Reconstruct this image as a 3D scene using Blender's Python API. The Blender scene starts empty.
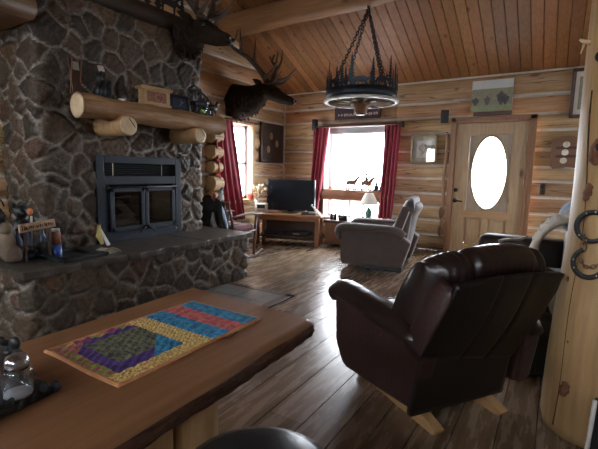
import bpy, bmesh, math, random
import numpy as np
from mathutils import Vector, Matrix, Euler
random.seed(7)
RNG = np.random.default_rng(11)
PI = math.pi
SC = bpy.context.scene
COL = SC.collection

# ------------------------------------------------------------------ materials
MATS = {}
def nd(nt, typ, **kw):
    n = nt.nodes.new(typ)
    for k, v in kw.items():
        if k in n.inputs: n.inputs[k].default_value = v
        else: setattr(n, k, v)
    return n
def base(name):
    m = bpy.data.materials.new(name); m.use_nodes = True
    nt = m.node_tree
    return m, nt, nt.nodes['Principled BSDF']
def c4(c): return (c[0], c[1], c[2], 1.0)
def mat(name, c1, c2=None, rough=0.6, scale=6.0, stretch=(1, 1, 1), bump=0.0, bscale=None, metal=0.0,
        spec=0.5, attr=None, knots=0.0, sheen=0.0, coat=0.0, rvar=0.0, bstretch=None, detail=4.0, kscale=2.0, crack=0.0):
    """procedural principled material: two-tone noise, optional per-piece colour attribute, knots and bump"""
    if name in MATS: return MATS[name]
    m, nt, b = base(name)
    L = nt.links.new
    tc = nd(nt, 'ShaderNodeTexCoord')
    mp = nd(nt, 'ShaderNodeMapping'); mp.inputs['Scale'].default_value = stretch
    L(tc.outputs['Object'], mp.inputs['Vector'])
    nz = nd(nt, 'ShaderNodeTexNoise'); nz.inputs['Scale'].default_value = scale; nz.inputs['Detail'].default_value = detail
    nz.inputs['Roughness'].default_value = 0.6
    L(mp.outputs[0], nz.inputs['Vector'])
    rp = nd(nt, 'ShaderNodeValToRGB')
    rp.color_ramp.elements[0].position = 0.3; rp.color_ramp.elements[1].position = 0.7
    rp.color_ramp.elements[0].color = c4(c1); rp.color_ramp.elements[1].color = c4(c2 or c1)
    L(nz.outputs['Fac'], rp.inputs['Fac'])
    out = rp.outputs['Color']
    if attr:
        at = nd(nt, 'ShaderNodeAttribute'); at.attribute_name = attr
        mx = nd(nt, 'ShaderNodeMix', data_type='RGBA', blend_type='MULTIPLY'); mx.inputs[0].default_value = 1.0
        L(out, mx.inputs[6]); L(at.outputs['Color'], mx.inputs[7]); out = mx.outputs[2]
    if knots > 0:
        mk = nd(nt, 'ShaderNodeMapping'); mk.inputs['Scale'].default_value = tuple(1.0 if s > 2 else 0.45 for s in stretch)
        L(tc.outputs['Object'], mk.inputs['Vector'])
        vo = nd(nt, 'ShaderNodeTexVoronoi'); vo.inputs['Scale'].default_value = kscale * 2; vo.inputs['Randomness'].default_value = 1.0
        L(mk.outputs[0], vo.inputs['Vector'])
        kr = nd(nt, 'ShaderNodeMapRange'); kr.inputs['From Min'].default_value = 0.05; kr.inputs['From Max'].default_value = 0.14
        kr.inputs['To Min'].default_value = knots; kr.inputs['To Max'].default_value = 0.0
        L(vo.outputs['Distance'], kr.inputs['Value'])
        mk2 = nd(nt, 'ShaderNodeMix', data_type='RGBA'); mk2.inputs[7].default_value = (c1[0]*.25, c1[1]*.2, c1[2]*.18, 1)
        L(kr.outputs[0], mk2.inputs[0]); L(out, mk2.inputs[6]); out = mk2.outputs[2]
    if crack > 0:
        mc = nd(nt, 'ShaderNodeMapping'); mc.inputs['Scale'].default_value = tuple(9.0 if s > 2 else 0.5 for s in stretch)
        L(tc.outputs['Object'], mc.inputs['Vector'])
        cn = nd(nt, 'ShaderNodeTexNoise'); cn.inputs['Scale'].default_value = 1.0; cn.inputs['Detail'].default_value = 2.0
        L(mc.outputs[0], cn.inputs['Vector'])
        s1 = nd(nt, 'ShaderNodeMath', operation='SUBTRACT'); s1.inputs[1].default_value = .56; L(cn.outputs['Fac'], s1.inputs[0])
        s2 = nd(nt, 'ShaderNodeMath', operation='ABSOLUTE'); L(s1.outputs[0], s2.inputs[0])
        cr = nd(nt, 'ShaderNodeMapRange'); cr.inputs['From Min'].default_value = .004; cr.inputs['From Max'].default_value = .014
        cr.inputs['To Min'].default_value = crack; cr.inputs['To Max'].default_value = 0.0; L(s2.outputs[0], cr.inputs['Value'])
        m3 = nd(nt, 'ShaderNodeMix', data_type='RGBA'); m3.inputs[7].default_value = (c1[0]*.22, c1[1]*.18, c1[2]*.16, 1)
        L(cr.outputs[0], m3.inputs[0]); L(out, m3.inputs[6]); out = m3.outputs[2]
    L(out, b.inputs['Base Color'])
    b.inputs['Roughness'].default_value = rough; b.inputs['Metallic'].default_value = metal
    b.inputs['Specular IOR Level'].default_value = spec
    if sheen: b.inputs['Sheen Weight'].default_value = sheen
    if coat: b.inputs['Coat Weight'].default_value = coat; b.inputs['Coat Roughness'].default_value = 0.25
    if rvar:
        mr = nd(nt, 'ShaderNodeMapRange'); mr.inputs['To Min'].default_value = max(0.02, rough - rvar); mr.inputs['To Max'].default_value = min(1, rough + rvar)
        L(nz.outputs['Fac'], mr.inputs['Value']); L(mr.outputs[0], b.inputs['Roughness'])
    if bump:
        bn = nd(nt, 'ShaderNodeTexNoise'); bn.inputs['Scale'].default_value = bscale or scale * 3; bn.inputs['Detail'].default_value = 3
        if bstretch:
            m2 = nd(nt, 'ShaderNodeMapping'); m2.inputs['Scale'].default_value = bstretch; L(tc.outputs['Object'], m2.inputs['Vector']); L(m2.outputs[0], bn.inputs['Vector'])
        else: L(mp.outputs[0], bn.inputs['Vector'])
        bp = nd(nt, 'ShaderNodeBump'); bp.inputs['Strength'].default_value = bump; bp.inputs['Distance'].default_value = 0.02
        L(bn.outputs['Fac'], bp.inputs['Height']); L(bp.outputs[0], b.inputs['Normal'])
    MATS[name] = m
    return m
def glass_mat(name, tint=(1, 1, 1), refl=0.06):
    m, nt, b = base(name); nt.nodes.remove(b)
    t = nd(nt, 'ShaderNodeBsdfTransparent'); t.inputs[0].default_value = c4(tint)
    g = nd(nt, 'ShaderNodeBsdfGlossy'); g.inputs['Roughness'].default_value = 0.02
    mx = nd(nt, 'ShaderNodeMixShader'); mx.inputs[0].default_value = refl
    nt.links.new(t.outputs[0], mx.inputs[1]); nt.links.new(g.outputs[0], mx.inputs[2])
    nt.links.new(mx.outputs[0], nt.nodes['Material Output'].inputs[0])
    MATS[name] = m
    return m

X_, Y_, Z_ = (1.2, 16, 16), (16, 1.2, 16), (16, 16, 1.2)
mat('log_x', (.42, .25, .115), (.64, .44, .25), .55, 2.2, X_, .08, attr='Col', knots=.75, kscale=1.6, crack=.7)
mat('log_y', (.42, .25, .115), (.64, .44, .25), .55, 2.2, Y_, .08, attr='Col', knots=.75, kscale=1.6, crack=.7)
mat('log_dark', (.14, .08, .04), (.22, .13, .07), .6, 2.2, X_, .08, attr='Col')  # unseen walls only, darkened to cut bounced light
mat('log_end', (.62, .46, .27), (.78, .62, .40), .6, 30, (1, 1, 1), .2)
mat('chink', (.62, .58, .50), (.74, .70, .62), .85, 20, (1, 1, 1), .3)
mat('pine_board', (.27, .12, .042), (.39, .19, .075), .5, 2.0, Y_, .1, attr='Col', knots=.8, kscale=2.2)
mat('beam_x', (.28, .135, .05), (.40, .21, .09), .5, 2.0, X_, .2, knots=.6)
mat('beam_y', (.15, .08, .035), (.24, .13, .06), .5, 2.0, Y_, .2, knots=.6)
mat('floor_board', (.165, .11, .07), (.36, .26, .175), .27, 2.2, (9, 1.2, 9), .035, attr='Col', knots=.35, detail=7, rvar=.10, kscale=1.4, spec=.75)
mat('dark_gap', (.02, .014, .01), rough=.9)
mat('stone', (.26, .245, .225), (.98, .92, .85), .6, 34, (1, 1, 1), .5, bscale=46, attr='Col', spec=.45, detail=7)
mat('flagstone', (.042, .036, .03), (.10, .085, .07), .42, 9, (1, 1, 1), .45, bscale=16, spec=.5)
mat('slate', (.10, .10, .095), (.20, .19, .175), .38, 7, (1, 1, 1), .3, bscale=14)
mat('trim_x', (.40, .22, .09), (.56, .34, .16), .5, 3, X_, .1)
mat('trim_z', (.40, .22, .09), (.56, .34, .16), .5, 3, Z_, .1)
mat('trim_y', (.40, .22, .09), (.56, .34, .16), .5, 3, Y_, .1)
mat('red_trim_z', (.25, .12, .055), (.36, .19, .09), .45, 3, Z_, .1)
mat('red_trim_x', (.22, .08, .035), (.32, .14, .07), .45, 3, X_, .1)
mat('door_z', (.40, .265, .135), (.53, .385, .22), .45, 2.5, Z_, .08, knots=.8, kscale=1.8)
mat('door_x', (.44, .26, .12), (.56, .36, .18), .45, 2.5, X_, .08, knots=.8, kscale=2.2)
mat('door_panel', (.36, .28, .19), (.46, .37, .27), .45, 2.5, Z_, .08, knots=.7, kscale=1.8)
mat('vinyl', (.72, .72, .71), rough=.4)
mat('blind', (.45, .46, .48), (.52, .53, .55), .6)
mat('black_iron', (.012, .012, .014), (.03, .03, .034), .5, 20, bump=.1, metal=.3)
mat('iron_band', (.016, .024, .034), (.03, .042, .056), .45, 15, bump=.1, metal=.4)
mat('steel_rim', (.42, .40, .36), (.58, .55, .50), .45, 10)
mat('sky_tinted_steel', (.011, .019, .031), (.019, .029, .043), .5, 12, bump=.03, spec=.35)  # blue of the reflected sky put into the steel colour
mat('insert_dark', (.008, .010, .013), rough=.55)
mat('firebox', (.03, .028, .026), (.06, .055, .05), .9, 12, bump=.2)
mat('firewood', (.45, .32, .2), (.68, .54, .38), .8, 12, (2, 12, 12), .3)
mat('bark', (.05, .022, .012), (.13, .055, .03), .75, 10, (2, 2, 6), .9, bscale=26)
mat('bark_y', (.045, .018, .010), (.15, .06, .03), .7, 9, (3, .9, 5), .9, bscale=20)
mat('table_top', (.20, .092, .04), (.29, .142, .063), .38, 2.0, Y_, .04, spec=.4)
mat('table_live', (.21, .10, .045), (.31, .16, .075), .4, 2.0, Y_, .06)
mat('table_leg', (.42, .25, .11), (.58, .38, .19), .5, 2.5, Z_, .1, knots=.7)
mat('post_wood', (.40, .245, .10), (.56, .37, .175), .45, 1.6, Z_, .12, detail=3)
mat('post_pale', (.62, .55, .43), (.74, .66, .53), .5, 3, Z_, .1)
mat('post_scar', (.12, .05, .022), (.24, .10, .045), .6, 14, bump=.4)
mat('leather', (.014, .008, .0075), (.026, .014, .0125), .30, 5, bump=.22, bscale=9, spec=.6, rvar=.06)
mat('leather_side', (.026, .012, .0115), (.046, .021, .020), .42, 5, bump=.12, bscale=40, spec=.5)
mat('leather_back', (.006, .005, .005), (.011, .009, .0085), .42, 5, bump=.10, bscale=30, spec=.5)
mat('chair_base', (.50, .30, .13), (.62, .40, .19), .45, 3, Y_)
mat('suede', (.055, .036, .028), (.088, .06, .048), .7, 9, bump=.15, bscale=60, sheen=.35)
mat('curtain', (.24, .014, .034), (.36, .028, .055), .7, 10, bump=.1, bscale=60, sheen=.3)
mat('tv_black', (.008, .008, .01), rough=.3)
mat('screen', (.010, .012, .016), rough=.16, spec=.5)
mat('stand_wood', (.24, .095, .035), (.36, .16, .065), .4, 3, X_, .08)
mat('dark_wood', (.05, .022, .012), (.09, .042, .022), .4, 4, X_, .1)
mat('rocker_wood', (.075, .032, .018), (.13, .06, .034), .35, 4, (3, 3, 3), .05)
mat('elk_hide', (.018, .011, .007), (.038, .023, .014), .9, 24, (1, 1, 1), .8, bscale=70, spec=.2)
mat('sofa_leather', (.022, .013, .011), (.036, .022, .018), .6, 8, bump=.1, bscale=40, spec=.3)
mat('elk_mane', (.02, .012, .008), (.035, .021, .013), .85, 24, (1, 1, 1), .8, bscale=70)
mat('antler', (.045, .028, .018), (.10, .065, .04), .5, 14, bump=.3)
mat('nose_glint', (.5, .42, .32), rough=.4)  # pale highlight painted on the elk's near nostril
mat('eye', (.005, .004, .004), rough=.08)
mat('nose', (.012, .01, .01), rough=.25)
mat('white', (.75, .74, .72), (.82, .81, .8), .5, 8)
mat('offwhite', (.68, .64, .56), (.76, .72, .64), .6, 8)
mat('lampshade', (.78, .73, .62), (.84, .79, .68), .8, 20)
mat('green_ceramic', (.06, .16, .12), (.09, .22, .16), .25, 10)
mat('cream_knit', (.72, .68, .58), (.84, .80, .70), .9, 60, bump=.5, bscale=120, sheen=.3)
mat('blue_cloth', (.16, .26, .40), (.42, .52, .62), .85, 14, bump=.3, sheen=.2)
mat('lightblue_cloth', (.36, .48, .54), (.52, .63, .68), .85, 40, bump=.3)
mat('charcoal_cloth', (.010, .010, .012), (.022, .020, .022), .85, 12, bump=.3)
mat('bag_black', (.010, .013, .016), (.02, .025, .03), .4, 7, bump=.3, bscale=9)
mat('grey_cloth', (.30, .31, .33), (.42, .43, .46), .85, 12, bump=.2)
mat('pale_blue', (.38, .48, .62), (.5, .6, .72), .85, 12, bump=.2)
mat('plaid', (.25, .03, .06), (.07, .12, .12), .85, 30, bump=.1)
mat('picture_dark', (.02, .016, .013), (.05, .035, .028), .35, 8)
mat('gilt', (.28, .18, .08), (.38, .26, .12), .45, 12)
mat('mount', (.34, .34, .29), (.42, .42, .36), .7, 8)
mat('paper', (.6, .58, .52), (.72, .7, .64), .7, 10)
mat('skin_tone', (.32, .19, .12), (.42, .26, .17), .5, 10)
mat('sky_paint', (.55, .60, .58), (.66, .70, .68), .6, 5)
mat('field_paint', (.16, .17, .11), (.40, .38, .26), .6, 30, (3, 3, 1))
mat('grass_paint', (.22, .27, .14), (.34, .40, .22), .6, 30)
mat('plum_board', (.045, .022, .026), (.07, .035, .04), .5, 8, X_)
mat('brown_board', (.17, .075, .035), (.25, .12, .06), .5, 5, X_, .15)
mat('silver', (.45, .40, .30), (.58, .52, .40), .32, 10, metal=.8)
mat('horseshoe', (.018, .02, .022), (.045, .045, .045), .38, 20, bump=.2, metal=.6)
mat('rust_chain', (.16, .09, .045), (.28, .17, .09), .5, 20, metal=.6)
mat('leather_tan', (.10, .042, .02), (.17, .075, .035), .5, 10, bump=.2)
mat('salt', (.72, .70, .68), rough=.9)
mat('chrome', (.5, .52, .55), rough=.2, metal=.9)
mat('caddy_black', (.008, .011, .012), (.015, .018, .02), .45, 10)
mat('stool_seat', (.015, .018, .02), (.045, .048, .05), .32, 4, bump=.3, bscale=6, spec=.5)
mat('clay_red', (.42, .07, .09), (.55, .12, .13), .5, 8)
mat('dried', (.50, .38, .24), (.68, .55, .38), .85, 20)
mat('dried_red', (.40, .10, .09), (.5, .16, .12), .85, 20)
mat('yellow_tool', (.50, .40, .12), (.6, .5, .18), .5, 8)
mat('blue_can', (.015, .06, .28), (.02, .08, .34), .35, 8)
mat('pink_label', (.55, .28, .26), rough=.6)
mat('sign_board', (.42, .27, .16), (.52, .36, .22), .6, 5, X_, .1)
mat('sign_ink', (.04, .02, .015), rough=.7)
mat('sign_red', (.25, .04, .025), rough=.7)
mat('sign_pale', (.62, .54, .52), (.72, .64, .60), .6, 8)
mat('orange_paint', (.55, .17, .05), rough=.6)
mat('box_wood', (.42, .27, .12), (.55, .38, .19), .5, 5, (2, 8, 8), .05)
mat('box_red', (.20, .05, .03), (.28, .12, .06), .5, 12)
mat('blue_glass', (.03, .05, .10), (.05, .08, .15), .3, 6)
mat('beige_cloth', (.17, .13, .09), (.24, .19, .13), .85, 10, bump=.2)
mat('brown_cloth', (.09, .055, .04), (.13, .085, .06), .8, 10, bump=.2)
mat('green_glow', (.25, .42, .05), rough=.4)
# quilt cloths
mat('q_orange', (.55, .25, .10), (.68, .36, .17), .9, 40, bump=.2)
mat('q_gold', (.36, .20, .04), (.95, .72, .28), .9, 90, (1, 1, 1), .6, bscale=110)
mat('q_purple', (.045, .02, .14), (.12, .06, .30), .9, 30, bump=.3)
mat('q_dark', (.006, .012, .022), (.24, .25, .13), .9, 38, (1, 2.5, 1), .6, detail=6)
mat('q_blue', (.008, .07, .24), (.05, .42, .66), .9, 45, (1, 1, 1), .4)
mat('q_red', (.40, .05, .06), (.75, .20, .17), .9, 45, bump=.4)
mat('q_pink', (.32, .10, .10), (.52, .22, .18), .9, 40, bump=.4)
mat('q_green', (.12, .22, .04), (.42, .40, .10), .9, 60, bump=.4)
mat('q_plum', (.20, .03, .10), (.34, .08, .16), .9, 50, bump=.4)
glass_mat('pane_glass')
glass_mat('fire_glass', (.55, .57, .6), .10)
glass_mat('jar_glass', (.86, .90, .93), .16)
glass_mat('picture_glass', (1, 1, 1), .12)

# ------------------------------------------------------------------ mesh builder
class MB:
    def __init__(s): s.bm = bmesh.new(); s.mi = 0; s.mats = []
    def m(s, name):
        if name not in s.mats: s.mats.append(name)
        s.mi = s.mats.index(name); return s
    def _add(s, vs, fs, M=None, smooth=True):
        V = [s.bm.verts.new(M @ Vector(v) if M else v) for v in vs]
        out = []
        for f in fs:
            try: F = s.bm.faces.new([V[i] for i in f])
            except ValueError: continue
            F.material_index = s.mi; F.smooth = smooth; out.append(F)
        return V
    def box(s, c, d, rot=None, bev=0.0):
        hx, hy, hz = d[0]/2, d[1]/2, d[2]/2
        M = Matrix.Translation(c) @ (Euler(rot).to_matrix().to_4x4() if rot else Matrix())
        if bev > 0:
            t = bmesh.new(); bmesh.ops.create_cube(t, size=1, matrix=Matrix.Diagonal((d[0], d[1], d[2], 1)))
            bmesh.ops.bevel(t, geom=t.edges[:], offset=bev, segments=3, affect='EDGES', profile=.5)
            s._add([v.co.copy() for v in t.verts], [[v.index for v in f.verts] for f in t.faces], M, True); t.free(); return s
        vs = [(x, y, z) for x in (-hx, hx) for y in (-hy, hy) for z in (-hz, hz)]
        s._add(vs, [(0, 1, 3, 2), (4, 6, 7, 5), (0, 4, 5, 1), (2, 3, 7, 6), (0, 2, 6, 4), (1, 5, 7, 3)], M, False); return s
    def bb(s, a, b, bev=0.0):
        return s.box([(a[i]+b[i])/2 for i in range(3)], [abs(b[i]-a[i]) for i in range(3)], None, bev)
    def tube(s, pts, r, seg=12, caps=True, closed=False, flat=None, up=None):
        """sweep; r number/list; flat = (a,b) scale of the two cross axes"""
        pts = [Vector(p) for p in pts]; n = len(pts)
        rs = r if isinstance(r, (list, tuple)) else [r]*n
        vs = []; prev = None
        for i, p in enumerate(pts):
            if closed: t = pts[(i+1) % n] - pts[i-1]
            else: t = pts[min(i+1, n-1)] - pts[max(i-1, 0)]
            t.normalize()
            ref = Vector(up) if up else (prev if prev else (Vector((0, 0, 1)) if abs(t.z) < .9 else Vector((1, 0, 0))))
            a = ref - t*ref.dot(t)
            if a.length < 1e-5: a = t.orthogonal()
            a.normalize(); b = t.cross(a); prev = a
            ri = rs[i]
            ra, rb = (ri if isinstance(ri, (list, tuple)) else (ri*(flat[0] if flat else 1), ri*(flat[1] if flat else 1)))
            for k in range(seg):
                th = 2*PI*k/seg
                vs.append(p + a*(math.cos(th)*ra) + b*(math.sin(th)*rb))
        fs = []
        for i in range(n if closed else n-1):
            for k in range(seg):
                i2 = (i+1) % n; k2 = (k+1) % seg
                fs.append((i*seg+k, i*seg+k2, i2*seg+k2, i2*seg+k))
        if caps and not closed:
            fs.append(tuple(reversed(range(seg)))); fs.append(tuple(range((n-1)*seg, n*seg)))
        s._add(vs, fs); return s
    def cyl(s, a, b, r, r2=None, seg=16): return s.tube([a, b], [r, r if r2 is None else r2], seg)
    def lathe(s, prof, c=(0, 0, 0), seg=24, M=None):
        vs = []; fs = []; n = len(prof)
        for (r, z) in prof:
            for k in range(seg):
                th = 2*PI*k/seg; vs.append((c[0]+r*math.cos(th), c[1]+r*math.sin(th), c[2]+z))
        for i in range(n-1):
            for k in range(seg):
                k2 = (k+1) % seg; fs.append((i*seg+k, i*seg+k2, (i+1)*seg+k2, (i+1)*seg+k))
        if prof[0][0] > 1e-6: fs.append(tuple(reversed(range(seg))))
        if prof[-1][0] > 1e-6: fs.append(tuple(range((n-1)*seg, n*seg)))
        s._add(vs, fs, M); return s
    def ell(s, c, r, rot=None, u=16, v=10):
        M = Matrix.Translation(c) @ (Euler(rot).to_matrix().to_4x4() if rot else Matrix()) @ Matrix.Diagonal((r[0], r[1], r[2], 1))
        vs = [(0, 0, -1)]; fs = []
        for i in range(1, v):
            ph = -PI/2 + PI*i/v
            for k in range(u): vs.append((math.cos(ph)*math.cos(2*PI*k/u), math.cos(ph)*math.sin(2*PI*k/u), math.sin(ph)))
        vs.append((0, 0, 1)); T = len(vs)-1
        for k in range(u):
            k2 = (k+1) % u; fs.append((0, 1+k2, 1+k)); fs.append((T, 1+(v-2)*u+k, 1+(v-2)*u+k2))
            for i in range(v-2): fs.append((1+i*u+k, 1+i*u+k2, 1+(i+1)*u+k2, 1+(i+1)*u+k))
        s._add(vs, fs, M); return s
    def prism(s, poly, d0, d1, plane='xz', M=None, smooth=False):
        """extrude a 2D polygon; plane names its two axes, the third runs d0..d1"""
        def P(a, b, d):
            return {'xz': (a, d, b), 'yz': (d, a, b), 'xy': (a, b, d)}[plane]
        n = len(poly)
        vs = [P(a, b, d0) for a, b in poly] + [P(a, b, d1) for a, b in poly]
        fs = [tuple(range(n)), tuple(reversed(range(n, 2*n)))] + [(i, i+n, (i+1) % n+n, (i+1) % n) for i in range(n)]
        s._add(vs, fs, M, smooth); return s
    def grid(s, nu, nv, fn, thick=0.0, smooth=True, matfn=None):
        vs = [fn(i/(nu-1), j/(nv-1)) for j in range(nv) for i in range(nu)]
        V = [s.bm.verts.new(v) for v in vs]
        for j in range(nv-1):
            for i in range(nu-1):
                F = s.bm.faces.new((V[j*nu+i], V[j*nu+i+1], V[(j+1)*nu+i+1], V[(j+1)*nu+i])); F.smooth = smooth
                if matfn: s.m(matfn((i+.5)/(nu-1), (j+.5)/(nv-1)))
                F.material_index = s.mi
        return s
    def build(s, name, material=None, parent=None, label=None, loc=None, rotz=None, sub=0, bevel=0.0, solid=0.0, autosm=False, remesh=0.0):
        bm = s.bm
        bmesh.ops.recalc_face_normals(bm, faces=bm.faces[:])
        me = bpy.data.meshes.new(name); bm.to_mesh(me); bm.free()
        names = s.mats or [material]
        for n in names: me.materials.append(MATS[n])
        o = bpy.data.objects.new(name, me); COL.objects.link(o)
        if parent: o.parent = parent
        if loc: o.location = loc
        if rotz is not None: o.rotation_euler = (0, 0, rotz)
        if label: o['label'] = label
        if solid: md = o.modifiers.new('solid', 'SOLIDIFY'); md.thickness = solid; md.offset = 0
        if remesh: md = o.modifiers.new('remesh', 'REMESH'); md.mode = 'VOXEL'; md.voxel_size = remesh; md.use_smooth_shade = True
        if bevel: md = o.modifiers.new('bevel', 'BEVEL'); md.width = bevel; md.segments = 2; md.limit_method = 'ANGLE'
        if sub: md = o.modifiers.new('sub', 'SUBSURF'); md.levels = sub; md.render_levels = sub
        return o
def thing(name, label, cat, loc=(0, 0, 0), rotz=0.0, group=None):
    o = bpy.data.objects.new(name, None); COL.objects.link(o); o.empty_display_size = .1
    o.location = loc; o.rotation_euler = (0, 0, rotz); o['label'] = label; o['category'] = cat
    if group: o['group'] = group
    return o
def tag(o, label, cat, group=None):
    o['label'] = label; o['category'] = cat
    if group: o['group'] = group
    return o
def struct(o): o['kind'] = 'structure'; return o
def raw_mesh(name, V, F, mi, mats, col=None, smooth=True):
    me = bpy.data.meshes.new(name)
    me.from_pydata([tuple(v) for v in V], [], [tuple(f) for f in F])
    for n in mats: me.materials.append(MATS[n])
    if mi is not None: me.polygons.foreach_set('material_index', np.asarray(mi, dtype=np.int32))
    me.polygons.foreach_set('use_smooth', np.full(len(me.polygons), smooth))
    if col is not None:
        a = me.color_attributes.new('Col', 'FLOAT_COLOR', 'POINT')
        cc = np.ones((len(V), 4), dtype=np.float32); cc[:, :3] = col
        a.data.foreach_set('color', cc.ravel())
    me.update()
    o = bpy.data.objects.new(name, me); COL.objects.link(o)
    return o
def spline(pts, n=24):
    """Catmull-Rom through points"""
    P = [Vector(p) for p in pts]; P = [P[0]*2-P[1]] + P + [P[-1]*2-P[-2]]
    out = []
    m = len(P)-3
    for i in range(n):
        t = i/(n-1)*m; k = min(int(t), m-1); u = t-k
        a, b, c, d = P[k:k+4]
        out.append(.5*((2*b)+(c-a)*u+(2*a-5*b+4*c-d)*u*u+(3*b-a-3*c+d)*u**3))
    return out
def lerp(a, b, t): return a+(b-a)*t
# ------------------------------------------------------------------ the room
YB, XL, XR, YF = 7.13, -4.87, 2.5, -3.2        # log faces of the walls
RIDGE_Y = 1.6; SL = 0.45; EAVE = 2.81
def ceil_z(y): return EAVE + (YB-y)*SL if y > RIDGE_Y else EAVE + (YB-RIDGE_Y)*SL - (RIDGE_Y-y)*SL

def log_wall(name, axis, face, u0, u1, zb, holes, inward, top=None, du=.035, dz=.014, wood=None, zmax=None):
    """courses of round logs with light chinking: a relief surface. axis 'x' or 'y' is the run; inward = +-1 bulge direction"""
    zmax = zmax or zb[-1]
    us = sorted(set(list(np.arange(u0, u1, du)) + [u1] + [h[k] for h in holes for k in (0, 1) if u0 < h[k] < u1]))
    zs = sorted(set(list(np.arange(zb[0], zmax, dz)) + [zmax] + [h[k] for h in holes for k in (2, 3) if zb[0] < h[k] < zmax]))
    us = np.array(us); zs = np.array(zs); U, Zg = np.meshgrid(us, zs)
    n = len(zb)-1
    # wavering course boundaries
    B = np.array([zb[i] + (0*us if i == 0 else .012*np.sin(us*(.7+.2*(i % 3))+i*1.9) + .008*np.sin(us*2.3+i*4.1)) for i in range(n+1)])
    idx = np.zeros_like(U, dtype=int); t = np.zeros_like(U)
    for i in range(n):
        lo = B[i][None, :]; hi = B[i+1][None, :]
        msk = (Zg >= lo) & (Zg < hi if i < n-1 else Zg <= hi+1)
        idx[msk] = i; t = np.where(msk, (Zg-lo)/(hi-lo)*2-1, t)
    tt = np.clip(np.abs(t), 0, 1)
    hgt = np.array(zb[1:])-np.array(zb[:-1]); H = hgt[idx]
    chw = np.clip(.032/H*2*.7, 0, .3)             # half width of the chink line
    bulge = np.sqrt(np.clip(1-(tt*.93)**2, 0, 1))*H*.42
    bulge += .004*np.sin(U*5+idx*3.3)*np.cos(Zg*9)
    D = bulge - .095
    ch = tt > 1-chw
    D = np.where(ch, np.maximum(D, -.095+.40*H*.42), D)
    pts = np.zeros(U.shape+(3,))
    if axis == 'x': pts[..., 0] = U; pts[..., 1] = face + inward*D
    else: pts[..., 1] = U; pts[..., 0] = face + inward*D
    pts[..., 2] = Zg
    nu = len(us); V = pts.reshape(-1, 3)
    tint = RNG.uniform(.78, 1.12, size=(n, 1))*np.array([1, 1, 1]) * (1+RNG.uniform(-.05, .05, size=(n, 3)))
    C = tint[idx].reshape(-1, 3)
    F = []; MI = []
    for j in range(len(zs)-1):
        zc = (zs[j]+zs[j+1])/2
        for i in range(nu-1):
            uc = (us[i]+us[i+1])/2
            if any(h[0] < uc < h[1] and h[2] < zc < h[3] for h in holes): continue
            if top and zc > top(uc)+.05: continue
            F.append((j*nu+i, j*nu+i+1, (j+1)*nu+i+1, (j+1)*nu+i))
            MI.append(1 if (tt[j, i]+tt[j+1, i+1])/2 > 1-chw[j, i] else 0)
    o = raw_mesh(name, V, F, MI, [wood or 'log_'+axis, 'chink'], C)
    return struct(o)

ZB = [0, .27, .52, .75, .98, 1.22, 1.45, 1.69, 1.97, 2.23, 2.49, 2.84]
ZU = ZB + [3.12+.28*i for i in range(9)]
DOOR = (-1.49, -.37, -.05, 2.16)
WINB = (-3.86, -2.52, .43, 2.14)
WINL = (5.12, 6.02, .77, 2.10)
log_wall('wall_back', 'x', YB, XL-.1, XR+.1, ZB, [DOOR, WINB], -1)
WR1 = (4.9, 5.65, .9, 2.0); WR2 = (2.6, 4.2, .85, 2.15)
WF1 = (-3.6, -1.6, .75, 2.3); WF2 = (-4.75, -3.85, 1.4, 2.35)
log_wall('wall_left', 'y', XL, YF-.1, YB+.1, ZU, [WINL], 1, top=ceil_z, du=.045, dz=.017)
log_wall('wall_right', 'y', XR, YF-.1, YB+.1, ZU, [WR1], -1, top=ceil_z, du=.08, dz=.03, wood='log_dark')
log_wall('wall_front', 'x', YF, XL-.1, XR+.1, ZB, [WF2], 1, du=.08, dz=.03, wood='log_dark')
# log wall beside the chimney under the loft
log_wall('wall_chimney', 'y', -4.40, .75, 1.835, ZB[:10]+[2.46], [], 1, du=.06, dz=.016)

# floor: worn boards of many widths
V = []; F = []; C = []; x = XL-.1
def quadbox(V, F, C, x0, x1, y0, y1, z0, z1, col, tilt=0):
    b = len(V)
    V += [(x0, y0, z0), (x1, y0, z0), (x1, y1, z0), (x0, y1, z0), (x0, y0, z1), (x1, y0, z1+tilt), (x1, y1, z1+tilt), (x0, y1, z1)]
    F += [(b+4, b+5, b+6, b+7), (b, b+1, b+5, b+4), (b+1, b+2, b+6, b+5), (b+2, b+3, b+7, b+6), (b+3, b, b+4, b+7)]
    C += [col]*8
while x < XR+.1:
    w = random.choice([.12, .14, .17, .19, .21, .24]); y = YF-.1-random.random()
    while y < YB+.1:
        l = random.uniform(2.2, 3.8); k = random.uniform(.62, 1.15)
        quadbox(V, F, C, x+.0025, min(x+w, XR+.1)-.0035, max(y, YF-.1), min(y+l, YB+.1)-.003, -.02, 0, (k, k*random.uniform(.94, 1.02), k*random.uniform(.88, 1.02)), random.uniform(-.0008, .0008)); y += l
    x += w
nf = len(F); b = len(V)
V += [(XL-.2, YF-.2, -.012), (XR+.2, YF-.2, -.012), (XR+.2, YB+.2, -.012), (XL-.2, YB+.2, -.012)]; C += [(1, 1, 1)]*4; F.append((b, b+1, b+2, b+3))
struct(raw_mesh('floor', V, F, [0]*nf+[1], ['floor_board', 'dark_gap'], np.array(C), False))

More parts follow.
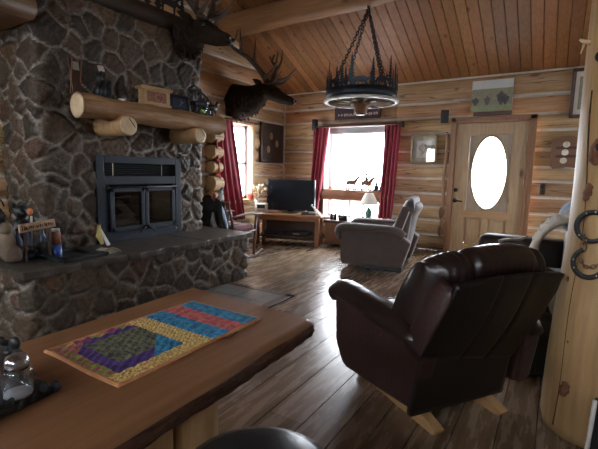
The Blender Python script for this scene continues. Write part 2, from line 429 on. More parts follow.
# ceiling: tongue-and-groove boards running down the slope
V = []; F = []; C = []
x = XL-.15
while x < XR+.15:
    w = .142; k = random.uniform(.72, 1.15); col = (k, k*random.uniform(.92, 1.04), k*random.uniform(.9, 1.05))
    for (ya, yb) in ((YB+.12, RIDGE_Y), (RIDGE_Y, YF-.12)):
        b = len(V); g = .006
        prof = [(x, .016), (x+g, 0), (x+w-g, 0), (x+w, .016)]
        for yy in (ya, yb):
            for (px, dz) in prof: V.append((px, yy, ceil_z(yy)+dz)); C.append(col)
        for i in range(3): F.append((b+i, b+i+1, b+5+i, b+4+i))
    x += w
struct(raw_mesh('ceiling', V, F, None, ['pine_board'], np.array(C), False))

def log_beam(name, a, b, r, m, wob=.012, seg=28):
    A = Vector(a); Bv = Vector(b); n = 30; mb = MB()
    pts = [A.lerp(Bv, i/(n-1)) + Vector((0, 0, 1))*(wob*math.sin(i*.5)) for i in range(n)]
    mb.tube(pts, [r*(1+.03*math.sin(i*.8)+.02*math.sin(i*2.1)) for i in range(n)], seg)
    return mb.build(name, m)
struct(log_beam('ceiling_beam', (XL, 5.24, 3.545), (XR, 5.06, 3.69), .172, 'beam_x'))
struct(log_beam('ceiling_beam', (XL, 3.2, 4.36), (XR, 3.2, 4.36), .18, 'beam_x'))
# thin light batten where boards meet the top log
mb = MB(); mb.box(((XL+XR)/2, YB-.03, 2.815), (XR-XL, .05, .02)); struct(mb.build('trim_1', 'offwhite'))
# loft floor near the camera, left: boards below, log rim
V = []; F = []; C = []
y = YF
while y < 1.79:
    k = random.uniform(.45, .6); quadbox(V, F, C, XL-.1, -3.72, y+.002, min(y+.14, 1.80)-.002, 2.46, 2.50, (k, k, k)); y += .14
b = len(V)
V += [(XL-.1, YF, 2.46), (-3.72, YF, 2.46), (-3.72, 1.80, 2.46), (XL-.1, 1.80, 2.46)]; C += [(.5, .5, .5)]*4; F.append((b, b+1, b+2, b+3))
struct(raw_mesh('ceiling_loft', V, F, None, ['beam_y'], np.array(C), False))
mb = MB()
for k in range(3): mb.tube([(-3.70, YF+(1.80-YF)*i/11, 2.545+.17*k+.004*math.sin(i*1.3+k)) for i in range(12)], .088, 16)
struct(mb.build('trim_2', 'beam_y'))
mb = MB(); mb.box((-3.70, (YF+1.80)/2, 2.634), (.15, 1.80-YF, .022)); mb.box((-3.70, (YF+1.80)/2, 2.804), (.15, 1.80-YF, .022)); struct(mb.build('trim_3', 'chink'))
# scalloped chink where the left wall logs meet the back wall logs
mb = MB(); pts = []
for i in range(len(ZB)-1):
    z0, z1 = ZB[i], ZB[i+1]
    for t in (0.0, .25, .5, .75):
        bul = math.sqrt(max(0, 1-((2*t-1)*.93)**2))*(z1-z0)*.42-.095
        pts.append((XL+.004+bul+.004, YB-bul-.004, z0+(z1-z0)*t))
pts = [(a+.006, b-.006, c) for a, b, c in pts]; mb.tube(pts, .019, 6); struct(mb.build('trim_4', 'chink'))
# cut ends of logs beside the left window
for (z, r) in ((2.10, .125), (1.84, .12), (1.58, .115), (1.34, .10), (1.075, .125), (.83, .115)):
    mb = MB(); mb.m('log_y').tube([(-4.775, 4.90, z), (-4.775, 5.10, z)], [r, r], 24, caps=False)
    mb.m('log_end').lathe([(.0001, .012), (r*.8, .010), (r, 0), (r*.98, -.01)], M=Matrix.Translation((-4.775, 4.90, z)) @ Matrix.Rotation(PI/2, 4, 'X'), seg=24)
    o = mb.build('trim_5'); struct(o)
    a = o.data.color_attributes.new('Col', 'FLOAT_COLOR', 'POINT')
    for d in a.data: d.color = (1, 1, 1, 1)

# reveals (the cut faces of the openings)
def reveal_x(name, h, y0, y1, m='trim_z', t=.03):
    mb = MB()
    mb.bb((h[0]-t, y0, h[2]-t), (h[0], y1, h[3]+t)); mb.bb((h[1], y0, h[2]-t), (h[1]+t, y1, h[3]+t))
    mb.bb((h[0], y0, h[3]), (h[1], y1, h[3]+t)); mb.bb((h[0], y0, h[2]-t), (h[1], y1, h[2])); return mb.build(name, m)
def reveal_y(name, h, x0, x1, m='trim_z', t=.03):
    mb = MB()
    mb.bb((x0, h[0]-t, h[2]-t), (x1, h[0], h[3]+t)); mb.bb((x0, h[1], h[2]-t), (x1, h[1]+t, h[3]+t))
    mb.bb((x0, h[0], h[3]), (x1, h[1], h[3]+t)); mb.bb((x0, h[0], h[2]-t), (x1, h[1], h[2])); return mb.build(name, m)

# back window
w1 = bpy.data.objects.new('window_1', None); COL.objects.link(w1); w1.location = (0, 0, 0); struct(w1)
o = reveal_x('window_casing', WINB, 7.05, 7.40, 'vinyl'); o.parent = w1
mb = MB()
for (a, b) in (((-3.86, .96), (-3.79, 2.14)), ((-2.59, .96), (-2.52, 2.14)), ((-3.86, 2.08), (-2.52, 2.14)), ((-3.86, .96), (-2.52, 1.0))):
    mb.bb((a[0], 7.25, a[1]), (b[0], 7.32, b[1]))
for xx in (-3.86, -3.43, -3.14, -2.70, -2.57): mb.bb((xx, 7.25, .43), (xx+.05, 7.32, .78))
mb.bb((-3.86, 7.25, .43), (-2.52, 7.32, .47)); mb.bb((-3.86, 7.25, .745), (-2.52, 7.32, .79))
mb.build('window_frame', 'vinyl', w1, bevel=.004)
mb = MB(); mb.bb((-3.8, 7.283, 1.0), (-2.58, 7.287, 2.09)); mb.build('upper_pane', 'pane_glass', w1)
for a, b in ((-3.81, -3.43), (-3.38, -3.14), (-3.09, -2.70), (-2.65, -2.57)):
    mb = MB(); mb.bb((a, 7.283, .47), (b, 7.287, .745)); mb.build('lower_pane', 'pane_glass', w1)
o = log_beam('window_rail', (-3.88, 7.06, .87), (-2.5, 7.06, .87), .10, 'red_trim_x', .003); o.parent = w1
mb = MB(); mb.bb((-3.86, 7.0, .94), (-2.52, 7.27, .972)); mb.build('window_shelf', 'red_trim_x', w1, bevel=.006)
mb = MB(); mb.bb((-3.92, 6.92, .40), (-2.46, 7.1, .44)); mb.build('window_sill', 'red_trim_x', w1, bevel=.006)
mb = MB(); mb.bb((-3.80, 7.10, 2.03), (-2.56, 7.17, 2.13)); mb.cyl((-3.79, 7.13, 2.025), (-2.57, 7.13, 2.025), .018); mb.build('roller_blind', 'blind', w1, bevel=.01)
mb = MB(); mb.bb((-3.9, 7.0, 2.14), (-2.46, 7.06, 2.19)); mb.build('window_head', 'red_trim_x', w1)
# left window
w2 = bpy.data.objects.new('window_2', None); COL.objects.link(w2); struct(w2)
o = reveal_y('window_casing', WINL, -5.20, -4.86, 'vinyl'); o.parent = w2
mb = MB()
for (a, b) in (((5.12, .77), (5.18, 2.1)), ((5.96, .77), (6.02, 2.1)), ((5.12, 2.04), (6.02, 2.1)), ((5.12, .77), (6.02, .83)), ((5.12, 1.40), (6.02, 1.45))):
    mb.bb((-5.02, a[0], a[1]), (-4.95, b[0], b[1]))
mb.build('window_frame', 'vinyl', w2, bevel=.004)
mb = MB(); mb.bb((-4.987, 5.18, .83), (-4.983, 5.96, 2.04)); mb.build('window_pane', 'pane_glass', w2)
mb = MB(); mb.bb((-4.86, 6.02, .70), (-4.80, 6.08, 2.17)); mb.bb((-4.86, 5.03, .70), (-4.78, 5.12, 2.17)); mb.bb((-4.86, 5.03, 2.1), (-4.77, 6.11, 2.19)); mb.build('window_trim', 'trim_z', w2, bevel=.005)
mb = MB(); mb.bb((-5.05, 5.06, .72), (-4.72, 6.08, .775)); mb.build('window_sill', 'trim_y', w2, bevel=.006)
# unseen windows behind and beside the camera, added for their daylight
def plain_window(name, kind, h, pos):
    w = bpy.data.objects.new(name, None); COL.objects.link(w); struct(w)
    o = (reveal_x if kind == 'x' else reveal_y)('window_casing', h, pos-.16, pos+.16); o.parent = w
    mb = MB(); n = 3
    def B(u0, u1, z0, z1, d=.03):
        if kind == 'x': mb.bb((u0, pos-d, z0), (u1, pos+d, z1))
        else: mb.bb((pos-d, u0, z0), (pos+d, u1, z1))
    for k in range(n): u = lerp(h[0], h[1]-.05, k/(n-1)); B(u, u+.05, h[2], h[3])
    B(h[0], h[1], h[2], h[2]+.05); B(h[0], h[1], h[3]-.05, h[3]); mb.build('window_frame', 'vinyl', w)
    mb = MB(); B(h[0], h[1], h[2], h[3], .002); mb.build('window_pane', 'pane_glass', w)
plain_window('added_window_4', 'y', WR1, XR+.05)  # unseen, added to light the back wall and sofa
plain_window('unseen_window_3', 'x', WF2, YF-.05)  # unseen, added to light post and table, sited by the print's reflection

# the door
d1 = bpy.data.objects.new('door_1', None); COL.objects.link(d1); d1.location = (0, 0, 0); struct(d1)
mb = MB()
for a, b in (((-1.545, 0), (-1.47, 2.20)), ((-.44, 0), (-.345, 2.20)), ((-1.545, 2.125), (-.345, 2.20))): mb.bb((a[0], 7.0, a[1]), (b[0], 7.06, b[1]))
for a, b in (((-1.50, 0), (-1.455, 2.15)), ((-.45, 0), (-.41, 2.15)), ((-1.5, 2.105), (-.41, 2.15))): mb.bb((a[0], 6.985, a[1]), (b[0], 7.35, b[1]))
mb.build('door_casing', 'red_trim_z', d1, bevel=.008)
mb = MB()
mb.bb((-1.455, 7.03, .03), (-1.25, 7.075, 2.105)); mb.bb((-.645, 7.03, .03), (-.45, 7.075, 2.105))
mb.build('door_stile', 'door_z', d1, bevel=.006)
mb = MB(); mb.bb((-1.25, 7.03, 1.92), (-.645, 7.075, 2.105)); mb.build('top_rail', 'door_z', d1, bevel=.006)
mb = MB(); mb.bb((-1.33, 7.026, .62), (-.59, 7.075, .735)); mb.bb((-1.25, 7.03, .03), (-.645, 7.075, .2)); mb.build('middle_rail', 'door_x', d1, bevel=.006)
mb = MB(); mb.bb((-1.0, 7.03, .2), (-.90, 7.075, .62)); mb.build('centre_stile', 'door_z', d1, bevel=.006)
for a, b in ((-1.25, -1.0), (-.90, -.645)):
    mb = MB(); mb.bb((a, 7.055, .2), (b, 7.07, .62)); mb.bb((a+.04, 7.04, .24), (b-.04, 7.06, .58)); mb.build('door_panel', 'door_z', d1, bevel=.008)
# panel with the oval light
cxo, czo, ro, rz = -.945, 1.335, .255, .567
mb = MB(); n = 64; ring = []
for k in range(n):
    th = 2*PI*k/n; c, s_ = math.cos(th), math.sin(th)
    hw, hh = .303, .595; f_ = 1/max(abs(c)/hw, abs(s_)/hh) 
    ring.append((cxo+c*f_, czo+s_*f_-.005))
for sx_, sz_ in ((1, 1), (1, -1), (-1, 1), (-1, -1)):
    k = min(range(n), key=lambda q: (ring[q][0]-cxo-sx_*.303)**2+(ring[q][1]-czo+.005-sz_*.595)**2); ring[k] = (cxo+sx_*.303, czo+sz_*.595-.005)
inner = [(cxo+ro*math.cos(2*PI*k/n), czo+rz*math.sin(2*PI*k/n)) for k in range(n)]
V = [(p[0], 7.055, p[1]) for p in ring]+[(p[0], 7.055, p[1]) for p in inner]+[(p[0], 7.075, p[1]) for p in ring]+[(p[0], 7.075, p[1]) for p in inner]
F = []
for k in range(n):
    k2 = (k+1) % n
    F += [(k, k2, n+k2, n+k), (n+k, n+k2, 3*n+k2, 3*n+k), (2*n+k, 3*n+k, 3*n+k2, 2*n+k2)]
mb._add(V, F, None, False); mb.build('oval_panel', 'door_panel', d1)
mb = MB(); mb.tube([(p[0], 7.05, p[1]) for p in inner], .013, 8, closed=True); mb.build('oval_moulding', 'door_z', d1)
mb = MB(); mb.prism(inner, 7.062, 7.066, 'xz'); mb.build('oval_pane', 'pane_glass', d1)
mb = MB(); mb.lathe([(.001, .02), (.03, .018), (.034, 0)], M=Matrix.Translation((-1.415, 7.03, 1.055)) @ Matrix.Rotation(PI/2, 4, 'X')); mb.build('deadbolt', 'black_iron', d1)
mb = MB(); mb.lathe([(.001, .014), (.034, .012), (.036, 0)], M=Matrix.Translation((-1.415, 7.03, .885)) @ Matrix.Rotation(PI/2, 4, 'X'))
mb.tube([(-1.415, 7.02, .885), (-1.415, 6.975, .885), (-1.36, 6.965, .885), (-1.29, 6.965, .875)], [.014, .014, .011, .009], 10); mb.build('door_handle', 'black_iron', d1)
mb = MB(); mb.bb((-1.46, 6.97, 0), (-.44, 7.36, .035)); mb.build('threshold', 'red_trim_x', d1, bevel=.006)
for z in (1.87, 1.2, .3):
    mb = MB(); mb.cyl((-.452, 7.02, z-.05), (-.452, 7.02, z+.05), .009); mb.build('hinge', 'silver', d1)
# ------------------------------------------------------------------ stone masonry
def masonry(name, path, z0, z1, parent, hole=None, size=.20, seed=3, du=.016, r=.05, bulge=.035, lo=.5, hi=1.0, z_top=False):
    """stones set in mortar wrapped around a plan path (rounded corners); every stone has its own tone"""
    rng = np.random.default_rng(seed)
    # sample path with rounded corners
    P = [np.array(p, float) for p in path]; pts = []; nor = []
    def left_n(d): return np.array([d[1], -d[0]])
    segs = [(P[i], P[i+1]) for i in range(len(P)-1)]
    for i, (a, b) in enumerate(segs):
        d = (b-a)/np.linalg.norm(b-a); L = np.linalg.norm(b-a)
        s0 = r if i > 0 else 0; s1 = L-(r if i < len(segs)-1 else 0)
        n = max(2, int((s1-s0)/du))
        for k in range(n+1): pts.append(a+d*(s0+(s1-s0)*k/n)); nor.append(left_n(d))
        if i < len(segs)-1:
            d2 = (segs[i+1][1]-segs[i+1][0]); d2 /= np.linalg.norm(d2)
            n1, n2 = left_n(d), left_n(d2)
            for k in range(1, 4):
                t = k/4; nn = n1*(1-t)+n2*t; nn /= np.linalg.norm(nn)
                c = b - d*r + d2*r if False else b - n1*r - n2*r
                pts.append(c+nn*r); nor.append(nn)
    pts = np.array(pts); nor = np.array(nor)
    zs = np.linspace(z0, z1, int((z1-z0)/du)+1)
    nu, nv = len(pts), len(zs)
    G = np.zeros((nv, nu, 3)); G[..., 0] = pts[None, :, 0]; G[..., 1] = pts[None, :, 1]; G[..., 2] = zs[:, None]
    N = np.zeros_like(G); N[..., 0] = nor[None, :, 0]; N[..., 1] = nor[None, :, 1]
    Q = G.reshape(-1, 3)
    # seeds: poisson-like picks among surface points
    cand = Q[rng.permutation(len(Q))]; seeds = []; rad = []
    for c in cand[:6000]:
        rr = size*rng.uniform(.62, 1.25)
        if seeds:
            dd = np.linalg.norm((np.array(seeds)-c)*np.array([1, 1, 1.12]), axis=1)
            if (dd < np.minimum(rr, np.array(rad))*.95).any(): continue
        seeds.append(c); rad.append(rr)
    S = np.array(seeds); w = (np.array(rad)**2)*.22
    asp = rng.uniform(.82, 1.3, len(S))
    wob = .012*np.stack([np.sin(Q[:, 2]*31+Q[:, 1]*17), np.sin(Q[:, 2]*23+1+Q[:, 0]*29), np.sin(Q[:, 1]*27+Q[:, 0]*21)], 1)
    QQ = Q+wob
    d1 = np.full(len(Q), 9.); d2 = np.full(len(Q), 9.); i1 = np.zeros(len(Q), int)
    for k in range(len(S)):
        df = QQ-S[k]; d = (df[:, 0]**2+df[:, 1]**2)*asp[k]+df[:, 2]**2/asp[k]-w[k]
        m1 = d < d1; m2 = (~m1) & (d < d2)
        d2 = np.where(m1, d1, np.where(m2, d, d2)); i1 = np.where(m1, k, i1); d1 = np.where(m1, d, d1)
    edge = (d2-d1)/(2*size*.9)
    e0 = rng.uniform(.003, .011, len(S))[i1]
    t = np.clip((edge-e0)/.020, 0, 1); t = t*t*(3-2*t)
    tilt = rng.uniform(-.12, .12, (len(S), 3))
    off = t*(bulge*rng.uniform(.6, 1.2, len(S))[i1] + ((Q-S[i1])*tilt[i1]).sum(1)*.6)
    off += t*.006*(np.sin(Q[:, 1]*83+i1)*np.sin(Q[:, 2]*71+i1*2)+.6*np.sin(Q[:, 2]*150+Q[:, 1]*60+i1))
    V = Q+N.reshape(-1, 3)*off[:, None]
    pal = np.array([1.0, .93, .84])*np.array([(.085, .066, .050), (.115, .088, .064), (.15, .118, .088), (.10, .088, .072), (.17, .12, .08), (.075, .062, .052), (.135, .085, .062), (.12, .105, .086)])
    pc = pal[rng.integers(0, len(pal), len(S))]*rng.uniform(lo, hi, (len(S), 1))*1.25
    mort = np.array([.48, .46, .42])
    mm = np.clip((edge-e0*.75)/.010, 0, 1)[:, None]
    C = mort*(1-mm)+pc[i1]*mm
    F = []
    for j in range(nv-1):
        zc = (zs[j]+zs[j+1])/2
        for i in range(nu-1):
            if hole:
                p = (pts[i]+pts[i+1])/2
                if hole(p[0], p[1], zc): continue
            F.append((j*nu+i, j*nu+i+1, (j+1)*nu+i+1, (j+1)*nu+i))
    nb = len(V)
    extra = []
    if z_top:
        extra = [tuple(G[-1, i]) for i in range(nu)]
    o = raw_mesh(name, V, F, None, ['stone'], C)
    o.parent = parent
    return o

fp = thing('stone_fireplace', 'tall fieldstone fireplace with raised stone hearth against the left wall', 'fireplace', (0, 0, 0))
XF = -3.80
masonry('chimney_breast', [(-4.83, 1.85), (XF, 1.85), (XF, 3.74), (-4.83, 3.74)], .45, 2.80, fp,
        hole=lambda x, y, z: x > XF-.03 and 2.345 < y < 3.355 and z < 1.41, size=.24, seed=5)
mb = MB(); mb.bb((-4.80, 1.88, 2.72), (XF-.02, 3.71, 2.79)); mb.build('chimney_cap', 'flagstone', fp)
masonry('hearth_base', [(-4.33, 1.40), (-3.16, 1.40), (-3.16, 3.86), (-4.6, 3.86)], 0, .50, fp, size=.235, seed=9, lo=.6, hi=1.15)
# hearth flagstones: three slabs with ragged front edges
def slab(y0, y1):
    xs = -4.34 if y0 < 1.5 else -4.62
    poly = [(xs, y0), (xs, y1)]
    n = 26
    for k in range(n+1):
        y = lerp(y1, y0, k/n)
        poly.append((-3.105+.012*math.sin(y*9)+.008*math.sin(y*31), y))
    mb = MB(); mb.prism(poly, .495, .552, 'xy'); return mb.build('hearth_slab', 'flagstone', fp, bevel=.008)
slab(1.36, 2.18); slab(2.187, 3.12); slab(3.127, 3.92)

# floor slates before the hearth with a dark board edge
hs = thing('hearth_tiles', 'grey slate floor tiles with dark wood border in front of stone hearth', 'floor tiles', (0, 0, 0))
for i in range(7):
    for j in range(2):
        y0 = 1.32+i*.305; x0 = -3.13+j*.40
        mb = MB(); mb.bb((x0+.004, y0+.004, 0), (x0+.396, y0+.301, .012)); mb.build('slate_tile', 'slate', hs, bevel=.003)
mb = MB(); mb.bb((-3.13, 3.455, 0), (-2.24, 3.52, .014)); mb.bb((-2.325, 1.30, 0), (-2.24, 3.52, .014)); mb.build('border_board', 'dark_wood', hs, bevel=.003)

# dark beam lying on top of the chimney
o = log_beam('chimney_beam', (-3.88, 1.84, 2.915), (-3.88, 3.66, 2.915), .11, 'elk_mane', .006)
o.data.materials[0] = mat('dark_beam', (.035, .022, .014), (.06, .038, .024), .6, 3, Y_, .2)
tag(o, 'dark log beam lying along the top of the stone chimney', 'beam')

# steel fireplace insert
ins = thing('fireplace_insert', 'sky-tinted dark steel fireplace insert with two glass doors set in the stone', 'fireplace insert', (-3.80, 2.85, .552))
def ib(mb, y0, y1, z0, z1, x0, x1): return mb.bb((x0, y0, z0), (x1, y1, z1))
mb = MB(); xo = .04; W = .525
for a in ((-W, -W+.085, 0, .865), (W-.085, W, 0, .865), (-W+.085, W-.085, .79, .865), (-W+.085, W-.085, .575, .665)): ib(mb, a[0], a[1], a[2], a[3], -.02, xo)
mb.build('surround', 'sky_tinted_steel', ins, bevel=.006)
mb = MB(); ib(mb, -W+.08, W-.08, .66, .795, -.05, -.03)
mb.build('vent_shade_plate', 'insert_dark', ins)  # dark plate put in for the shade of the opening
for k in range(6):
    mb = MB(); mb.box((-.012, 0, .675+k*.021), (.022, 2*W-.18, .003), (0, .5, 0)); mb.build('vent_louvre', 'tv_black', ins)  # louvres blackened so the recess looks shaded
for y in (-.33, .27):
    mb = MB(); ib(mb, y-.0035, y+.0035, .667, .79, .006, .014); mb.build('vent_bar', 'silver', ins)
mb = MB(); ib(mb, -W+.06, W-.06, 0, .12, -.02, .04); ib(mb, -W+.06, -W+.12, .12, .575, -.02, .03); ib(mb, W-.12, W-.06, .12, .575, -.02, .03); mb.build('lower_panel', 'sky_tinted_steel', ins, bevel=.004)
mb = MB(); ib(mb, -W+.06, W-.06, .12, .57, -.42, -.40); ib(mb, -W+.06, -W+.08, .12, .57, -.42, 0); ib(mb, W-.08, W-.06, .12, .57, -.42, 0); ib(mb, -W+.06, W-.06, .10, .12, -.42, 0); ib(mb, -W+.06, W-.06, .57, .6, -.42, 0)
mb.build('firebox', 'firebox', ins)
mb = MB(); mb.cyl((.075, -W+.09, .55), (.075, W-.1, .55), .008); mb.ell((.075, -W+.09, .55), (.018, .018, .018)); mb.build('screen_rod', 'insert_dark', ins)
for k, (y0, y1) in enumerate(((-.405, -.003), (.003, .405))):
    mb = MB()
    for a in ((y0, y0+.045, .10, .545), (y1-.045, y1, .10, .545), (y0, y1, .10, .15), (y0, y1, .50, .545)): ib(mb, a[0], a[1], a[2], a[3], .03, .07)
    dr = mb.build('door', 'sky_tinted_steel', ins, bevel=.006)
    mb = MB(); ib(mb, y0+.045, y1-.045, .15, .50, .045, .05); mb.build('door_glass', 'fire_glass', dr)
    yy = -.02 if k == 0 else .02
    mb = MB(); mb.tube([(.07, yy, .135), (.10, yy, .125), (.105, yy+(-.05 if k == 0 else .05), .10), (.10, yy+(-.07 if k == 0 else .07), .07)], [.009, .009, .008, .007], 8); mb.build('door_handle', 'insert_dark', dr)
mb = MB(); mb.lathe([(.001, .012), (.012, .01), (.014, 0)], M=Matrix.Translation((.04, W-.09, .06)) @ Matrix.Rotation(PI/2, 4, 'Y')); mb.build('air_knob', 'silver', ins)
# firewood
for k, (a, b, r, lb) in enumerate((((-3.85, 2.52, .735), (-3.88, 2.80, .745), .05, 'split pale log lying lowest behind the insert glass'),
                                 ((-3.84, 2.74, .78), (-3.88, 2.60, .95), .045, 'split pale log propped upright behind the insert glass'),
                                 ((-3.83, 2.60, .79), (-3.84, 2.78, .80), .035, 'short pale split log lying in front of the propped log'))):
    mb = MB(); A, B = Vector(a), Vector(b)
    mb.tube([A, A.lerp(B, .5)+Vector((.006, 0, .006)), B], [r, r*1.1, r*.9], 5)
    tag(mb.build('firewood', 'firewood', bevel=.004), lb, 'firewood', 'logs in the fireplace insert')

# mantel
mt = thing('log_mantel', 'heavy peeled log mantel shelf on two log brackets across the chimney', 'mantel', (-3.52, 2.98, 1.72))
mb = MB(); n = 30; pts = [(0, lerp(-.95, .78, i/(n-1)), .10+.006*math.sin(i*.7)) for i in range(n)]

mat('mantel_log', (.24, .12, .05), (.50, .30, .15), .5, 2.2, Y_, .35, knots=.7)
mb.m('mantel_log').tube(pts, [.112*(1+.04*math.sin(i*1.1)+.03*math.sin(i*2.7)) for i in range(n)], 24, caps=False, flat=(.92, 1.1))
for (y, sgn) in ((-.95, -1), (.78, 1)):
    c = pts[0 if sgn < 0 else -1]
    mb.m('log_end').lathe([(.001, .006), (.09, .004), (.112, -.004)], M=Matrix.Translation(c) @ Matrix.Rotation(-sgn*PI/2, 4, 'X'))
mb.build('shelf_log', None, mt)
for (y, z, r, x1) in ((-.57, -.04, .094, .16), (.32, -.055, .088, .16)):
    mb = MB(); mb.m('table_leg').tube([(-.26, y, z), (0, y, z+.004), (x1, y, z)], [r*.97, r, r*.96], 24, caps=False)
    mb.m('log_end').lathe([(.001, .008), (r*.8, .006), (r*.96, -.002)], M=Matrix.Translation((x1, y, z)) @ Matrix.Rotation(PI/2, 4, 'Y'))
    # drying check in the end grain
    mb.m('bark').box((x1+.008, y+.03, z+.03), (.004, .006, .10), (.7, 0, 0))
    mb.build('bracket_log', None, mt)
MZ = 1.915
# things on the mantel
t = thing('wall_plaque', 'narrow dark wood plaque with grey paper leaning at the near end of the mantel', 'plaque', (-3.60, 2.07, MZ+.005), 0)
R_ = (0, -.16, .1)
mb = MB(); mb.box((0, 0, .15), (.015, .085, .30), R_, .004); mb.build('board', 'dark_wood', t)
mb = MB(); mb.box((.012, .004, .235), (.004, .06, .07), R_); mb.build('paper', 'mount', t)
mb = MB(); mb.tube([(.012-.02, -.04, .0), (.012-.02, .04, .0), (.012+.03, .042, .29), (.012+.03, -.042, .29)], .006, 6, closed=True); mb.build('frame', 'brown_board', t)
t = thing('bear_statuette', 'black statuette holding a pale card on the mantel beside the leaning plaque', 'statuette', (-3.55, 2.28, MZ))
mb = MB(); mb.ell((0, 0, .07), (.05, .055, .085)); mb.ell((0, .005, .17), (.032, .034, .036)); mb.ell((.03, .05, .05), (.03, .025, .05)); mb.ell((.03, -.05, .05), (.03, .025, .05)); mb.ell((0, -.03, .205), (.01, .014, .016)); mb.ell((0, .035, .205), (.01, .014, .016)); mb.tube([(.01, -.05, .1), (.06, -.045, .16), (.05, -.03, .22)], [.02, .016, .014], 8); mb.ell((.03, .06, .12), (.03, .02, .045))
mb.box((0, 0, .004), (.13, .16, .02), None, .004)
mb.build('figure', 'caddy_black', t)
mb = MB(); mb.box((.045, -.03, .245), (.008, .085, .075), (.15, -.2, .1)); mb.build('card_frame', 'dark_wood', t)
mb = MB(); mb.box((.051, -.031, .245), (.004, .062, .05), (.15, -.2, .1)); mb.build('card', 'paper', t)
t = thing('small_dish', 'tiny pale trinket lying at the front edge of the mantel', 'trinket', (-3.46, 2.42, MZ-.006))
mb = MB(); mb.lathe([(.012, 0), (.03, .006), (.034, .014), (.03, .012), (.01, .006)]); mb.build('bowl', 'white', t)
t = thing('mantel_clock', 'pale wood box clock with red panel and crown moulding on the mantel', 'clock', (-3.52, 2.83, MZ), -.12)
mb = MB(); mb.box((0, 0, .085), (.09, .30, .14), None, .004); mb.box((0, 0, .012), (.11, .33, .022), None, .004); mb.build('case', 'box_wood', t)
mb = MB(); mb.prism([(-.05, .155), (.05, .155), (.075, .182), (-.075, .182)], -.175, .175, 'xz'); mb.build('crown', 'box_wood', t, bevel=.004)
mb = MB(); mb.box((.046, 0, .088), (.008, .21, .10)); mb.build('face_panel', 'box_red', t)
mb = MB(); mb.tube([(.052, .03*math.cos(a)+.01, .085+.03*math.sin(a)) for a in np.linspace(.3, 5.2, 20)], .005, 6); mb.tube([(.052, .06*math.cos(a)+.01, .085+.045*math.sin(a)) for a in np.linspace(-1.2, 1.3, 14)], .005, 6); mb.build('scroll', 'pink_label', t)
t = thing('picture_frame', 'small dark framed picture on the mantel to the right of the clock', 'picture frame', (-3.56, 3.18, MZ+.005), -.1)
mb = MB(); mb.box((0, 0, .085), (.02, .25, .17), (0, -.15, 0), .005); mb.build('frame', 'caddy_black', t)
mb = MB(); mb.box((.011, 0, .085), (.004, .17, .10), (0, -.15, 0)); mb.build('picture', 'blue_glass', t)
mb = MB(); mb.tube([(.016, 0, .05), (.02, .02, .08), (.022, .01, .12)], .004, 6); mb.tube([(.018, .02, .08), (.02, .05, .10)], .003, 6); mb.build('sprig', 'mount', t)
# metal plough and wagon sculpture
t = thing('wagon_sculpture', 'black metal horse-drawn wagon sculpture at the far end of the mantel', 'sculpture', (-3.50, 3.46, MZ))
mb = MB()
for (y, z) in ((-.10, .06), (.08, .055)):
    mb.tube([(0, y+.055*math.cos(a), z+.055*math.sin(a)) for a in np.linspace(0, 2*PI, 24, endpoint=False)], .006, 6, closed=True)
    for k in range(4):
        a = k*PI/4; mb.cyl((0, y-.055*math.cos(a), z-.055*math.sin(a)), (0, y+.055*math.cos(a), z+.055*math.sin(a)), .0035, seg=6)
mb.build('wheels', 'black_iron', t)
mb = MB(); mb.box((0, -.01, .12), (.09, .26, .05), (.1, 0, 0), .008); mb.tube([(0, -.13, .13), (0, -.2, .2), (0, -.18, .27)], .01, 8); mb.tube([(0, -.2, .2), (0, -.05, .27), (0, .08, .2), (0, .15, .14)], .009, 8)
for k in range(5): mb.cyl((0, -.15+k*.045, .14), (0, -.15+k*.045+.01, .25-.012*k), .006, seg=6)
mb.tube([(0, -.16, .27), (0, -.11, .30), (0, -.05, .28)], .012, 8)
mb.build('wagon_body', 'black_iron', t)
mb = MB(); mb.ell((.05, .12, .09), (.03, .07, .04)); mb.tube([(.05, .17, .1), (.05, .20, .15), (.05, .23, .14)], [.025, .018, .01], 8)
for y in (.08, .16): mb.cyl((.05, y, .08), (.05, y+.01, 0), .01, .007, 8)
mb.build('horse', 'black_iron', t)
o = MB().ell((-3.44, 3.42, MZ+.025), (.02, .035, .025)).build('bottle_stopper', 'green_glow'); tag(o, 'small glowing green ball at the foot of the black wagon sculpture', 'ornament')
t = thing('bottle', 'clear glass bottle standing beside the black wagon sculpture', 'bottle', (-3.40, 3.46, MZ-.01))
mb = MB(); mb.lathe([(.0, 0), (.024, 0), (.026, .05), (.012, .085), (.011, .12), (.0, .12)], seg=16); mb.build('body', 'jar_glass', t)
mb = MB(); mb.cyl((0, 0, .12), (0, 0, .135), .013); mb.build('cap', 'white', t)
t = thing('blue_picture', 'blue picture leaning on wood behind the black wagon sculpture', 'picture', (-3.60, 3.62, MZ+.004), -.1)
mb = MB(); mb.box((0, 0, .10), (.015, .20, .20), (0, -.12, 0)); mb.build('board', 'blue_glass', t)
mb = MB(); mb.tube([(.012-.014, -.1, .0), (.012-.014, .1, .0), (.012+.012, .1, .2), (.012+.012, -.1, .2)], .006, 6, closed=True); mb.build('frame', 'brown_board', t)

